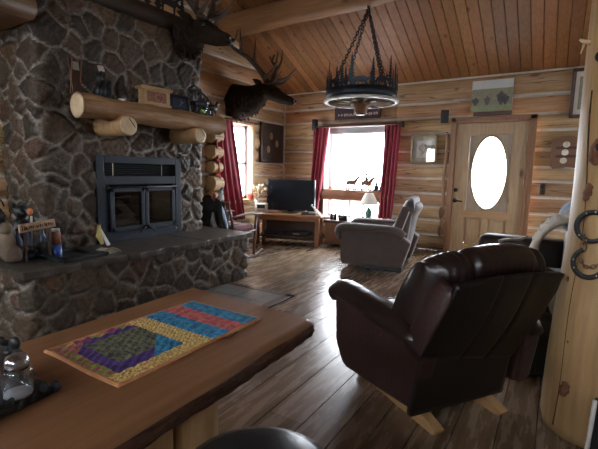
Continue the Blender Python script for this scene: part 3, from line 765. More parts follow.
# silhouettes standing on the chimney beam
def tree_poly(h, w, n=7, x0=0):
    L = [(x0-w*.08, 0)]
    for i in range(n):
        z = h*(.16+.80*i/n); ww = w*.5*(1-.86*i/n)
        L += [(x0-ww, z), (x0-ww*.45, z+h*.05)]
    R = [(2*x0-a, b) for a, b in reversed(L)]
    return L+[(x0, h)]+R
BEAR = [(-.5, .0), (-.38, 0), (-.36, .16), (-.22, .2), (-.02, .17), (.14, .16), (.16, 0), (.27, 0), (.29, .2), (.36, .3), (.5, .27), (.56, .32), (.5, .41), (.42, .46), (.38, .52), (.33, .46), (.2, .50), (.02, .54), (-.2, .52), (-.38, .48), (-.5, .36)]
MOOSE = [(-.5, 0), (-.43, 0), (-.40, .26), (-.3, .32), (-.02, .30), (.12, .28), (.13, 0), (.2, 0), (.22, .28), (.3, .42), (.42, .36), (.54, .34), (.56, .41), (.44, .52), (.36, .58), (.42, .66), (.52, .70), (.54, .84), (.46, .75), (.38, .76), (.30, .86), (.28, .72), (.22, .62), (.1, .60), (-.2, .56), (-.42, .54), (-.5, .44)]
t = thing('metal_silhouette', 'black metal cutout of trees and wildlife standing on the dark chimney beam', 'silhouette art', (-3.86, 3.30, 2.99), PI/2)
mb = MB(); mb.box((0, 0, .02), (.62, .03, .04)); mb.build('base_strip', 'black_iron', t)
for x, h, w in ((-.26, .24, .10), (-.12, .32, .11), (.22, .27, .10)):
    mb = MB(); mb.prism(tree_poly(h, w), -.004, .004, 'xz'); o = mb.build('tree', 'black_iron', t); o.location = (x, 0, .035)
mb = MB(); mb.prism([(a*.26, b*.26) for a, b in MOOSE], -.004, .004, 'xz'); o = mb.build('moose', 'black_iron', t); o.location = (.06, 0, .035)
t = thing('metal_silhouette', 'black metal cutout of a bear and trees nearer the loft on the chimney beam', 'silhouette art', (-3.86, 2.55, 2.99), PI/2)
mb = MB(); mb.box((0, 0, .02), (.62, .03, .04)); mb.build('base_strip', 'black_iron', t)
for x, h, w in ((-.24, .28, .10), (.24, .24, .10)):
    mb = MB(); mb.prism(tree_poly(h, w), -.004, .004, 'xz'); o = mb.build('tree', 'black_iron', t); o.location = (x, 0, .035)
mb = MB(); mb.prism([(a*.28, b*.28) for a, b in BEAR], -.004, .004, 'xz'); o = mb.build('bear', 'black_iron', t); o.location = (0, 0, .035)

# ------------------------------------------------------------------ mounted elk heads
def elk(name, label, base, rotz, neck, muz, sc=1.0, fwd_scale=1.0):
    """neck = list of (F,U,rx,rz) from the wall; muz = (dF,dU) poll to nose. forward is local +x"""
    t = thing(name, label, 'elk head', base, rotz)
    mb = MB()
    mb.tube([(a, 0, b) for a, b, _, _ in neck], [(rz, rx) for _, _, rx, rz in neck], 24, up=(0, 0, 1))
    P = Vector((neck[-1][0], 0, neck[-1][1])); D = Vector((muz[0], 0, muz[1])); L = D.length; d = D.normalized(); upv = Vector((-d.z, 0, d.x))
    hp = []; hr = []
    for s, w, h, o in ((-.12, .075, .085, .0), (0, .105, .125, 0), (.18, .112, .125, .0), (.34, .098, .112, -.006), (.5, .078, .092, -.012), (.68, .064, .075, -.016), (.84, .062, .068, -.016), (.95, .056, .058, -.016), (1.0, .035, .035, -.014)):
        hp.append(P+d*(s*L)+upv*o); hr.append((h*sc, w*sc))
    mb.tube(hp, hr, 20, up=tuple(upv))
    # lower jaw
    mb.tube([P+d*(.25*L)-upv*.07, P+d*(.6*L)-upv*.075, P+d*(.88*L)-upv*.06], [(.05, .06), (.036, .045), (.022, .035)], 14, up=tuple(upv))
    # brow ridges
    for s in (-1, 1): mb.ell(P+d*(.30*L)+upv*.07+Vector((0, s*.075, 0)), (.05, .028, .024))
    body = mb.build('head_and_neck', 'elk_hide', t, remesh=.013)
    # shaggy mane under the throat
    mb = MB(); rr = random.Random(4)
    n0 = neck
    for i in range(90):
        k = rr.uniform(0, len(n0)-1.2); a = int(k); u = k-a
        f_, z, rx, rz = [lerp(n0[a][q], n0[a+1][q], u) for q in range(4)]
        an = rr.uniform(PI*.75, PI*2.25)
        p = Vector((f_, rx*math.cos(an)*.98, z+rz*math.sin(an)*.98 if math.sin(an) < .3 else z-rz*.3))
        q = p+Vector((rr.uniform(-.02, .04), .3*(p.y)*.2, -rr.uniform(.04, .085)))
        mb.tube([p, p.lerp(q, .5)+Vector((.006, 0, 0)), q], [.020, .013, .002], 5)
    mb.build('mane', 'elk_mane', t)['kind'] = 'stuff'
    for s in (-1, 1):
        mb = MB(); e0 = P+upv*.06+Vector((0, s*.10, 0)); dr = (Vector((-.35, s*.85, .35))).normalized()
        mb.tube([e0, e0+dr*.06, e0+dr*.13, e0+dr*.2], [(.022, .012), (.05, .016), (.042, .012), (.004, .003)], 12)
        mb.build('ear', 'elk_hide', t)
        mb = MB(); mb.ell(P+d*(.32*L)+upv*.045+Vector((0, s*.098, 0)), (.022, .014, .018)); mb.build('eye', 'eye', t)
    mb = MB(); mb.ell(P+d*(.985*L)-upv*.012, (.036*sc, .050*sc, .042*sc))
    mb.build('nose', 'nose', t)
    for s in (-1, 1):
        mb = MB(); mb.ell(P+d*(1.0*L)-upv*.0+Vector((.02, s*.026, 0)), (.014, .010, .012)); mb.build('nostril_glint', 'nose_glint' if s < 0 else 'nose', t)  # near one is pale: a highlight painted on the nose
    return t, P, d, upv
def antler(t, root, side, beam, tines, r0=.044, name='antler'):
    """beam points (F, S, U) from the root, S outward; tines = (param along beam, [relative points])"""
    R0 = Vector(root)
    W = lambda p: R0+Vector((p[0], side*p[1], p[2]))
    bp = spline([W(p) for p in beam], 22)
    mb = MB(); mb.tube(bp, [lerp(r0, r0*.36, i/21) for i in range(22)], 10)
    mb.ell(bp[0], (r0*1.35, r0*1.35, r0*.8))
    for (u, rel) in tines:
        p0 = bp[int(u*21)]; rr = lerp(r0, r0*.45, u)*.85
        tp = spline([p0]+[p0+Vector((a, side*b, c)) for a, b, c in rel], 9)
        mb.tube(tp, [lerp(rr, .004, i/8) for i in range(9)], 8)
    return mb.build(name, 'antler', t)
E1 = elk('elk_head_mount', 'dark elk head mount with antlers above the chimney top', (-3.95, 3.45, 2.78), 0.0,
         [(.17, .0, .16, .20), (.21, .0, .158, .195), (.26, .005, .15, .185), (.32, .0, .14, .175), (.43, .045, .115, .135)], (.46, -.16))
t, P, d, u = E1
BEAM = [(0, .0, 0), (-.06, .10, .14), (-.16, .24, .34), (-.34, .34, .55), (-.50, .36, .80)]
TIN = [(.05, [(.14, .06, .03), (.27, .09, .13)]), (.16, [(.15, .10, .06), (.26, .14, .20)]), (.42, [(.12, .08, .14), (.16, .10, .32)]), (.66, [(.05, .03, .18), (.03, .03, .38)]), (.84, [(.08, -.03, .12), (.10, -.05, .24)])]
for s in (-1, 1): antler(t, P+u*.11+Vector((.06, s*.06, 0)), s, BEAM, TIN)
mb = MB(); mb.prism([(3.45+.15*math.cos(a), 2.76+.21*math.sin(a)) for a in np.linspace(0, 2*PI, 24, endpoint=False)], -3.79, -3.735, 'yz')
o = mb.build('shield', 'dark_wood', t); o.location = -Vector((-3.95, 3.45, 2.78))
E2 = elk('elk_head_mount', 'large dark elk head mount with antlers on logs above the left window', (-4.80, 5.55, 2.43), 0.0,
         [(-.06, .02, .22, .31), (.12, .01, .21, .29), (.30, .03, .19, .25), (.46, .09, .155, .19), (.62, .17, .12, .14)], (.56, -.22))
t, P, d, u = E2
BEAM2 = [(0, 0, 0), (-.05, .14, .16), (-.14, .32, .32), (-.32, .46, .46), (-.46, .50, .66)]
TIN2 = [(.04, [(.16, .05, .0), (.34, .10, .12)]), (.14, [(.17, .10, .03), (.36, .14, .18)]), (.40, [(.06, .06, .16), (.08, .06, .36)]), (.64, [(.02, .03, .18), (.0, .02, .36)]), (.84, [(.08, -.03, .10), (.10, -.05, .22)])]
for s in (-1, 1): antler(t, P+u*.11+Vector((.05, s*.06, 0)), s, BEAM2, TIN2, .050)
mb = MB(); mb.prism([(.20*math.cos(a), .30*math.sin(a)) for a in np.linspace(0, 2*PI, 24, endpoint=False)], -.10, -.05, 'yz'); mb.build('shield', 'dark_wood', t)
# ------------------------------------------------------------------ chandelier
CX, CY, CZ, CR = -2.29, 5.12, 2.20, .455
ch = thing('wagon_wheel_chandelier', 'wagon wheel chandelier with dark band of trees and bears hanging from beam chains', 'chandelier', (CX, CY, CZ))
mb = MB(); mb.lathe([(CR, .03), (CR, .155), (CR-.008, .155), (CR-.008, .03), (CR, .03)], seg=72); mb.build('iron_band', 'iron_band', ch)
mb = MB(); mb.lathe([(CR+.03, .004), (CR+.034, .02), (CR+.024, .034), (CR-.012, .034), (CR-.012, 0), (CR+.022, 0), (CR+.03, .004)], seg=72); mb.build('wheel_rim', 'steel_rim', ch)
for k in range(12):
    a = 2*PI*k/12+.1
    mb = MB(); mb.tube([(.09*math.cos(a), .09*math.sin(a), .015), (.3*math.cos(a), .3*math.sin(a), .015), ((CR-.04)*math.cos(a), (CR-.04)*math.sin(a), .015)], [.020, .026, .02], 10); mb.build('spoke', 'gilt', ch)
mb = MB(); mb.lathe([(.06, -.13), (.085, -.12), (.09, -.06), (.125, -.05), (.13, .03), (.10, .06), (.07, .07)], seg=28); mb.build('hub', 'brown_board', ch)
mb = MB(); mb.lathe([(.02, -.15), (.062, -.145), (.064, -.125)], seg=20); mb.build('hub_cap', 'dark_wood', ch)
for k in range(5):
    a = 2*PI*k/5+.5; r = .27
    mb = MB(); mb.lathe([(.03, .03), (.034, .06), (.02, .07), (.02, .16), (.0, .165)], c=(r*math.cos(a), r*math.sin(a), 0), seg=14); mb.build('lamp_socket', 'box_wood', ch)
rr = random.Random(5)
k = 0; NS = 22
seq = ['tree', 'trees', 'bear', 'tree', 'moose', 'trees', 'tall', 'bear', 'tree', 'moose', 'tall']
for i in range(NS):
    a = 2*PI*i/NS; kind = seq[i % len(seq)]
    M = Matrix.Rotation(a, 4, 'Z') @ Matrix.Translation((CR-.004, 0, .145)) @ Matrix.Rotation(PI/2, 4, 'Z')
    mb = MB()
    if kind in ('tree', 'tall', 'trees'):
        h = rr.uniform(.27, .34) if kind != 'tall' else rr.uniform(.36, .42)
        mb.prism(tree_poly(h, .085, 8), -.003, .003, 'xz', M)
        if kind == 'trees':
            mb.prism(tree_poly(h*.75, .07, 7, .055), -.003, .003, 'xz', M); mb.prism(tree_poly(h*.5, .06, 6, -.055), -.003, .003, 'xz', M)
    else:
        P_ = BEAR if kind == 'bear' else MOOSE; sc = .20 if kind == 'bear' else .18
        mb.prism([(x*sc, z*sc) for x, z in P_], -.003, .003, 'xz', M)
    # tufts of grass along the band
    for q in range(4):
        x0 = rr.uniform(-.07, .07); mb.prism([(x0-.012, 0), (x0+.012, 0), (x0+rr.uniform(-.01, .01), rr.uniform(.02, .05))], -.003, .003, 'xz', M)
    mb.build({'tall': 'tree', 'trees': 'tree_group'}.get(kind, kind)+'_cutout', 'iron_band', ch)
HK = Vector((.03, .06, 1.25))
mb = MB(); mb.ell(HK, (.045, .045, .05)); mb.cyl(HK, HK+Vector((0, .02, .08)), .02); mb.tube([HK+Vector((0, 0, -.04))+Vector((0, .03*math.cos(a), .03*math.sin(a))) for a in np.linspace(0, 2*PI, 14, endpoint=False)], .008, 6, closed=True); mb.build('ceiling_hook', 'black_iron', ch)
for q in range(4):
    a = PI/4+q*PI/2+.25; A = Vector((CR*.93*math.cos(a), CR*.93*math.sin(a), .2)); B = HK+Vector((0, 0, -.07))
    n = 26; mb = MB(); d = (B-A); L = d.length/n; d.normalize()
    s1 = d.orthogonal().normalized(); s2 = d.cross(s1)
    for i in range(n):
        c = A+d*((i+.5)*L); sd = s1 if i % 2 else s2
        mb.tube([c+d*(L*.68*math.cos(w))+sd*(.017*math.sin(w)) for w in np.linspace(0, 2*PI, 12, endpoint=False)], .0065, 5, closed=True)
    mb.build('chain', 'black_iron', ch)

# ------------------------------------------------------------------ things on the back wall
YW = 7.045
t = thing('wall_sign', 'long dark sign with two rows of pale lettering above the back window', 'sign', (-3.20, YW-.02, 2.43))
mb = MB(); mb.box((0, 0, 0), (.90, .025, .33)); mb.build('board', 'plum_board', t, bevel=.004)
mb = MB()
for a in ((-.45, .45, .155, .17), (-.45, .45, -.17, -.155), (-.45, -.435, -.17, .17), (.435, .45, -.17, .17)): mb.bb((a[0], -.022, a[2]), (a[1], 0, a[3]))
mb.build('frame', 'dark_wood', t)
rr = random.Random(3); mb = MB()
for zc, h in ((.07, .055), (-.085, .05)):
    x = -.38
    while x < .38:
        w = rr.uniform(.022, .05)
        if rr.random() < .82:
            mb.box((x+w*.15, -.014, zc), (.010, .004, h*rr.uniform(.7, 1.1))); mb.box((x+w*.5, -.014, zc+rr.choice([-.4, 0, .4])*h), (w*.7, .004, .010)); 
            if rr.random() < .6: mb.box((x+w*.8, -.014, zc), (.010, .004, h*.8))
        x += w+.012
mb.build('lettering', 'sign_pale', t)
t = thing('landscape_canvas', 'unframed landscape canvas of a pale field with dark animals above the door', 'painting', (-.98, YW-.03, 2.505), .0)
mb = MB(); mb.box((0, 0, 0), (.575, .035, .46)); mb.build('canvas', 'offwhite', t, bevel=.003)
mb = MB(); mb.m('sky_paint').bb((-.285, -.020, .10), (.285, -.0185, .228)); mb.m('field_paint').bb((-.285, -.020, -.14), (.285, -.0185, .10)); mb.m('grass_paint').bb((-.285, -.020, -.228), (.285, -.0185, -.14)); mb.build('picture', None, t)
mb = MB()
for x, w_, h_ in ((-.225, .045, .10), (-.06, .04, .11), (.13, .055, .17), (.19, .045, .12)):
    mb.prism([(x+w_*(1+.25*math.sin(3*a))*math.cos(a), -.10+h_*(.5+.55*math.sin(a)+.1*math.sin(5*a))-.03) for a in np.linspace(0, 2*PI, 22, endpoint=False)], -.0225, -.021, 'xz')
mb.build('painted_animals', 'picture_dark', t)
tag(MB().box((-.955, 6.985, 2.235), (.53, .03, .055)).build('door_plaque', 'dark_wood', bevel=.004), 'long thin dark strip lying along the top of the door frame', 'plaque')
t = thing('black_speaker', 'small black speaker box mounted beside the top left corner of the door', 'speaker', (-1.645, 6.96, 2.22), .2)
mb = MB(); mb.box((0, 0, 0), (.12, .11, .20), None, .012); mb.build('cabinet', 'tv_black', t)
mb = MB(); mb.bb((-.02, .04, -.03), (.02, .12, .03)); mb.build('bracket', 'black_iron', t)
mb = MB(); mb.lathe([(.001, .004), (.035, .004), (.04, 0)], M=Matrix.Translation((0, -.055, -.02)) @ Matrix.Rotation(PI/2, 4, 'X')); mb.build('cone', 'caddy_black', t)
t = thing('framed_print', 'small gilt framed print with grey mount between curtain and door', 'framed print', (-1.965, YW-.02, 1.71))
mb = MB()
for a in ((-.215, .215, .20, .235), (-.215, .215, -.235, -.20), (-.215, -.18, -.235, .235), (.18, .215, -.235, .235)): mb.bb((a[0], -.02, a[2]), (a[1], .015, a[3]))
mb.build('frame', 'gilt', t, bevel=.005)
mb = MB(); mb.bb((-.19, -.002, -.21), (.19, .008, .21)); mb.build('mount', 'mount', t)
mb = MB(); mb.bb((-.12, -.006, -.14), (.12, -.001, .14)); mb.build('picture', 'offwhite', t)
mb = MB(); mb.tube([(-.05+.03*math.sin(a*2), -.009, a*.05-.1) for a in np.linspace(0, 4, 18)], .010, 6); mb.tube([(.0, -.009, -.06), (.03, -.009, .02), (.01, -.009, .08)], .012, 6); mb.build('drawing', 'mount', t)
mb = MB(); mb.bb((-.18, -.014, -.20), (.18, -.012, .20)); mb.build('glazing', 'picture_glass', t)
t = thing('framed_picture', 'tall dark framed picture on the back wall half behind the log post', 'framed picture', (.22, YW-.02, 2.455))
mb = MB()
for a in ((-.19, .19, .29, .335), (-.19, .19, -.335, -.29), (-.19, -.145, -.335, .335), (.145, .19, -.335, .335)): mb.bb((a[0], -.02, a[2]), (a[1], .015, a[3]))
mb.build('frame', 'dark_wood', t, bevel=.005)
mb = MB(); mb.bb((-.16, -.002, -.30), (.16, .006, .30)); mb.build('mount', 'offwhite', t)
mb = MB(); mb.bb((-.10, -.006, -.22), (.10, -.001, .22)); mb.build('picture', 'field_paint', t)
# weather station plaque with three dials
t = thing('weather_station', 'brown scalloped wooden plaque with three round metal dials right of the door', 'weather station', (.05, YW-.02, 1.645))
pl = []
for k in range(40):
    u = k/40*2*PI; x = .19*max(-1, min(1, 1.35*math.cos(u))); z = .215*max(-1, min(1, 1.3*math.sin(u))); z += .02*math.cos(3*x/.19) if abs(z) > .2 else 0
    pl.append((x, z))
mb = MB(); mb.prism(pl, -.012, .014, 'xz'); mb.build('plaque', 'brown_board', t, bevel=.005)
for z in (.065, -.055): 
    mb = MB(); mb.bb((-.13, -.016, z-.02), (.13, -.011, z+.02)); mb.build('dark_inlay', 'dark_wood', t)
for x, z in ((-.01, .11), (-.02, .0), (-.03, -.115)):
    mb = MB(); mb.lathe([(.001, .014), (.014, .013), (.034, .008), (.040, .010), (.044, 0)], M=Matrix.Translation((x, -.012, z)) @ Matrix.Rotation(PI/2, 4, 'X')); mb.build('dial', 'silver', t)
t = thing('wall_hook', 'small dark carved hook on the logs right of the door hinges', 'wall hook', (-.20, YW-.03, 1.12))
mb = MB(); mb.box((0, .01, 0), (.07, .03, .17), None, .01); mb.build('back_plate', 'dark_wood', t)
mb = MB(); mb.ell((0, -.03, .035), (.035, .03, .04)); mb.tube([(0, -.01, -.02), (0, -.06, -.05), (0, -.075, -.01)], [.016, .014, .012], 8); mb.build('hook', 'black_iron', t)
t = thing('hanging_strap', 'long reddish brown strap hanging on the wall along the left of the door', 'strap', (-1.60, YW-.035, 1.95), .0)
mb = MB(); mb.tube([(.01*math.sin(i*.7), 0, -.15*i*.75) for i in range(16)], .020, 8, flat=(1.3, .5)); mb.build('strap', 'red_trim_z', t)
mb = MB(); mb.ell((-.01, 0, -1.28), (.045, .02, .10)); mb.ell((-.01, 0, -1.58), (.04, .02, .09)); mb.build('tassel', 'leather_tan', t)
mb = MB(); mb.cyl((0, .04, .02), (0, -.03, .02), .01); mb.build('peg', 'black_iron', t)
# red curtains at the back window
def curtain(name, label, x0t, x1t, x0b, x1b, zt, zb, y, folds, axis='x', tuck=None, group=None, amp=.035):
    t = thing(name, label, 'curtain', (0, 0, 0), 0, group)
    def fn(u, v):
        a = lerp(x0t, x1t, u); b = lerp(x0b, x1b, u); s = v**1.1
        if tuck: s = v
        p = lerp(a, b, s)
        if tuck: p += tuck(u, v)
        d = amp*(.55+.45*v)*math.sin(u*folds*2*PI+.8*math.sin(v*3)) + .010*math.sin(u*folds*5+v*4)
        z = lerp(zt, zb, v)
        return (p, y+d, z) if axis == 'x' else (y+d, p, z)
    mb = MB(); mb.grid(70, 36, fn); mb.build('drape', 'curtain', t, solid=.006)
    return t
curtain('curtain', 'dark red curtain hanging at the left side of the back window', -4.07, -3.74, -4.15, -3.93, 2.125, .56, 6.955, 4, group=None)
curtain('curtain', 'dark red curtain at the right of the back window behind the far recliner', -2.64, -2.36, -2.70, -2.44, 2.125, .50, 6.955, 4)
mb = MB(); mb.tube([(-4.10, 6.95, 2.145), (-2.36, 6.95, 2.145)], .014, 10)
t = thing('curtain_rod', 'dark curtain rod with bulky brackets above the back window', 'curtain rod', (0, 0, 0)); mb.build('rod', 'dark_wood', t)
mb = MB(); mb.box((-4.05, 6.97, 2.185), (.085, .10, .21), None, .01); mb.build('bracket', 'tv_black', t)
mb = MB(); mb.box((-2.34, 6.98, 2.13), (.05, .08, .10), None, .008); mb.build('bracket', 'dark_wood', t)
curtain('curtain', 'deep red curtain bunched at the left window beside the chimney', 4.88, 5.34, 5.12, 5.70, 2.12, .44, -4.70, 4, axis='y', amp=.03)
t = thing('curtain_rod', 'short dark rod holding the red curtain over the left window', 'curtain rod', (0, 0, 0))
mb = MB(); mb.tube([(-4.70, 5.02, 2.135), (-4.70, 6.06, 2.135)], .011, 10); mb.build('rod', 'dark_wood', t)
for y in (5.06, 6.04):
    mb = MB(); mb.bb((-4.82, y-.012, 2.12), (-4.69, y+.012, 2.15)); mb.build('bracket', 'black_iron', t)
# portrait on the left wall
t = thing('family_portrait', 'dark framed portrait of three faces on the left wall near the corner', 'portrait', (-4.845, 6.66, 1.83))
mb = MB()
for a in ((-.37, .37, .325, .375), (-.37, .37, -.375, -.325), (-.37, -.32, -.375, .375), (.32, .37, -.375, .375)): mb.bb((-.02, a[0], a[2]), (.03, a[1], a[3]))
mb.build('frame', 'dark_wood', t, bevel=.006)
mb = MB(); mb.bb((-.01, -.33, -.34), (.012, .33, .34)); mb.build('photograph', 'picture_dark', t)
for y, z in ((-.03, .14), (.16, .0), (-.12, -.12)):
    mb = MB(); mb.ell((.014, y, z), (.004, .055, .07)); mb.build('pictured_face', 'skin_tone', t)

# ------------------------------------------------------------------ window shelf ornaments
def horse(t, mname, s=1.0, rider=False):
    mb = MB(); mb.ell((0, 0, .105*s), (.07*s, .028*s, .034*s)); mb.tube([(.05*s, 0, .115*s), (.085*s, 0, .16*s), (.10*s, 0, .175*s)], [.026*s, .018*s, .015*s], 8); mb.tube([(.09*s, 0, .178*s), (.13*s, 0, .155*s)], [.017*s, .009*s], 8)
    for x in (.05, -.05):
        for y, dx in ((.015, .012), (-.015, -.012)): mb.tube([(x*s, y*s, .095*s), ((x+dx)*s, y*s, .05*s), ((x+dx*.4)*s, y*s, .0)], [.014*s, .009*s, .008*s], 6)
    mb.tube([(-.065*s, 0, .12*s), (-.095*s, 0, .09*s), (-.10*s, 0, .05*s)], [.010*s, .010*s, .003*s], 6)
    mb.build('horse_body', mname, t)
    if rider:
        mb = MB(); mb.tube([(0, 0, .13*s), (.0, 0, .185*s)], [.022*s, .02*s], 8); mb.ell((.0, 0, .207*s), (.015*s, .014*s, .017*s)); mb.cyl((0, 0, .219*s), (0, 0, .223*s), .026*s); mb.cyl((0, 0, .222*s), (0, 0, .238*s), .013*s)
        for y in (-1, 1): mb.tube([(0, y*.02*s, .13*s), (.02*s, y*.034*s, .10*s), (.015*s, y*.034*s, .06*s)], [.013*s, .011*s, .009*s], 6); mb.tube([(0, y*.02*s, .178*s), (.02*s, y*.03*s, .15*s), (.05*s, y*.012*s, .15*s)], [.009*s, .008*s, .006*s], 6)
        mb.build('rider', 'dark_wood', t)
t = thing('horse_figurine', 'bronze horse figurine without rider, first on the back window shelf', 'figurine', (-3.27, 7.02, .972), .1); horse(t, 'brown_board', 1.4)
t = thing('horse_figurine', 'bronze horse with a rider in a hat on the back window shelf', 'figurine', (-2.97, 7.02, .972), .15); horse(t, 'brown_board', 1.4, True)
t = thing('bear_pair_figurine', 'dark figurine of two seated bears behind the lampshade on the window shelf', 'figurine', (-2.735, 7.04, .972))
for x, s in ((-.045, 1), (.05, .95)):
    mb = MB(); mb.ell((x, 0, .055*s), (.045*s, .04*s, .06*s)); mb.ell((x, -.01, .135*s), (.028*s, .028*s, .03*s)); mb.ell((x-.018, 0, .163*s), (.009, .006, .01)); mb.ell((x+.018, 0, .163*s), (.009, .006, .01)); mb.ell((x-.02, -.035, .02), (.018, .035, .018)); mb.ell((x+.02, -.035, .02), (.018, .035, .018)); mb.build('bear', 'charcoal_cloth', t)
mb = MB(); mb.box((0, 0, .006), (.22, .10, .012), None, .003); mb.build('base', 'caddy_black', t)

# ------------------------------------------------------------------ low cabinet with the lamp
t = thing('low_cabinet', 'low brown cabinet under the back window behind the far recliner', 'cabinet', (-2.98, 6.60, 0))
mb = MB(); mb.bb((-.50, -.24, .42), (.50, .24, .46)); mb.build('top', 'dark_wood', t, bevel=.006)
mb = MB(); mb.bb((-.47, -.21, .04), (.47, .21, .42)); mb.build('carcass', 'brown_board', t)
for x in (-.235, .235):
    mb = MB(); mb.bb((x-.225, -.228, .07), (x+.225, -.208, .40)); d_ = mb.build('door', 'brown_board', t, bevel=.006)
    mb = MB(); mb.ell((x+(.18 if x < 0 else -.18), -.24, .25), (.014, .014, .014)); mb.build('knob', 'black_iron', d_)
t = thing('table_lamp', 'table lamp with cream shade and green vase base before the back window', 'lamp', (-2.72, 6.58, .46))
mb = MB(); mb.lathe([(.0, 0), (.062, 0), (.064, .012), (.03, .03), (.028, .05), (.058, .12), (.06, .17), (.03, .235), (.022, .25), (.0, .25)], seg=24); mb.build('base', 'green_ceramic', t)
mb = MB(); mb.cyl((0, 0, .25), (0, 0, .40), .007); mb.build('stem', 'silver', t)
mb = MB(); mb.lathe([(.165, .31), (.16, .312), (.066, .50), (.062, .50), (.161, .306), (.165, .31)], seg=32); mb.build('shade', 'lampshade', t)
t = thing('wooden_box', 'long brown wooden box beside the table lamp on the low cabinet', 'box', (-2.55, 6.52, .46), -.05)
mb = MB(); mb.box((-.02, -.02, .035), (.26, .12, .07), None, .004); mb.build('body', 'box_wood', t); mb = MB(); mb.box((-.02, -.02, .076), (.27, .13, .014), None, .003); mb.build('lid', 'box_wood', t)
t = thing('paper_stack', 'messy stack of white papers at the foot of the table lamp', 'papers', (-2.86, 6.47, .46), .2)
for k in range(6):
    mb = MB(); mb.box((random.uniform(-.01, .01), random.uniform(-.01, .01), .004+k*.008), (.16, .20, .007), (0, 0, random.uniform(-.3, .3))); mb.build('sheet', 'paper', t)
t = thing('camera_case', 'black camera case with lens on the low cabinet left of papers', 'camera case', (-3.16, 6.50, .46), .2)
mb = MB(); mb.box((0, 0, .05), (.16, .10, .10), None, .015); mb.build('body', 'tv_black', t); mb = MB(); mb.cyl((.0, -.05, .05), (0, -.10, .05), .035); mb.build('lens', 'insert_dark', t); mb = MB(); mb.tube([(-.07, 0, .09), (-.06, 0, .14), (.06, 0, .14), (.07, 0, .09)], .008, 6); mb.build('handle', 'tv_black', t)
t = thing('binoculars', 'black binoculars standing on the low cabinet nearest the television', 'binoculars', (-3.36, 6.52, .46))
for x in (-.035, .035):
    mb = MB(); mb.lathe([(.0, 0), (.032, 0), (.032, .05), (.022, .075), (.02, .12), (.0, .12)], c=(x, 0, 0), seg=16); mb.build('barrel', 'tv_black', t)
mb = MB(); mb.bb((-.03, -.012, .06), (.03, .012, .085)); mb.build('bridge', 'insert_dark', t)

# ------------------------------------------------------------------ television corner
TVR = math.atan2(.38, 1.11)
t = thing('tv_stand', 'reddish wood television stand with open shelf set across the corner', 'tv stand', (-4.04, 6.13, 0), TVR)
mb = MB(); mb.bb((-.61, -.24, .51), (.61, .26, .55)); mb.build('top', 'stand_wood', t, bevel=.008)
mb = MB(); mb.bb((-.56, -.20, .14), (.56, .24, .17)); mb.build('shelf', 'dark_wood', t, bevel=.004)
mb = MB(); mb.bb((-.56, -.21, .44), (.56, -.18, .51)); mb.build('apron', 'stand_wood', t, bevel=.004)
for x in (-.54, .54):
    for y in (-.18, .20):
        mb = MB(); mb.bb((x-.035, y-.03, 0), (x+.035, y+.03, .51)); mb.build('leg', 'stand_wood', t, bevel=.005)
mb = MB(); mb.bb((-.56, .22, .04), (.56, .24, .48)); mb.build('back_panel', 'dark_wood', t)
fw = Matrix.Translation((-4.04, 6.13, 0)) @ Matrix.Rotation(TVR, 4, 'Z')
def onst(x, y, z): return tuple(fw @ Vector((x, y, z)))
t = thing('television', 'flat black television standing on the wooden corner stand', 'television', onst(-.02, .10, .55), TVR)
mb = MB(); mb.box((0, .03, .32), (.90, .05, .56), None, .008); mb.build('housing', 'tv_black', t)
mb = MB(); mb.bb((-.425, .001, .07), (.425, .006, .585)); mb.build('screen', 'screen', t)
mb = MB(); mb.bb((-.05, .02, .02), (.05, .05, .06)); mb.lathe([(.0, .022), (.15, .016), (.17, 0)], c=(0, .03, 0), seg=28); mb.build('foot', 'tv_black', t)
t = thing('media_player', 'flat black media player on the television stand shelf, left side', 'media player', onst(-.25, .0, .17), TVR)
mb = MB(); mb.box((0, 0, .03), (.36, .28, .06), None, .004); mb.build('case', 'tv_black', t); mb = MB(); mb.bb((-.1, -.145, .02), (.1, -.139, .04)); mb.build('display', 'sky_tinted_steel', t)
t = thing('media_player', 'small grey receiver on the television stand shelf, right side', 'receiver', onst(.22, -.02, .17), TVR)
mb = MB(); mb.box((0, 0, .035), (.30, .24, .07), None, .004); mb.build('case', 'insert_dark', t); mb = MB(); mb.bb((-.12, -.125, .025), (.0, -.119, .045)); mb.build('display', 'mount', t)
t = thing('clock_radio', 'white boxy radio with dark screen left of the television', 'radio', onst(-.50, -.08, .55), TVR+.1)
mb = MB(); mb.box((0, 0, .085), (.20, .12, .17), None, .012); mb.build('case', 'offwhite', t)
mb = MB(); mb.bb((-.07, -.064, .08), (.07, -.059, .145)); mb.build('screen', 'insert_dark', t)
mb = MB(); mb.bb((-.07, -.064, .03), (.07, -.060, .06)); mb.build('speaker_grille', 'mount', t)
t = thing('remote_holder', 'low dark tray of remote controls beside the television on the stand', 'tray', onst(.38, -.13, .55), TVR)
mb = MB(); mb.box((0, 0, .012), (.26, .12, .024), None, .004); mb.build('tray', 'caddy_black', t)
for x, r_, w in ((-.05, .2, 'insert_dark'), (.05, -.2, 'mount')):
    mb = MB(); mb.box((x, 0, .036), (.16, .045, .022), (0, 0, r_), .005); mb.build('remote', w, t)
mb = MB(); mb.cyl((-.06, .04, .02), (-.06, .04, .075), .014); mb.build('stick', 'white', t)
t = thing('white_frame', 'white edged picture frame lying slanted beside the television', 'picture frame', (-3.50, 6.42, .55), .45)
t.location = onst(.54, .06, .55)
mb = MB()
for a in ((-.10, .10, 0, .018), (-.10, .10, .21, .228), (-.10, -.08, 0, .228), (.08, .10, 0, .228)): mb.bb((-.01, a[0], a[2]), (.01, a[1], a[3]))
o = mb.build('frame', 'white', t); o.rotation_euler = (0, -.75, 0)
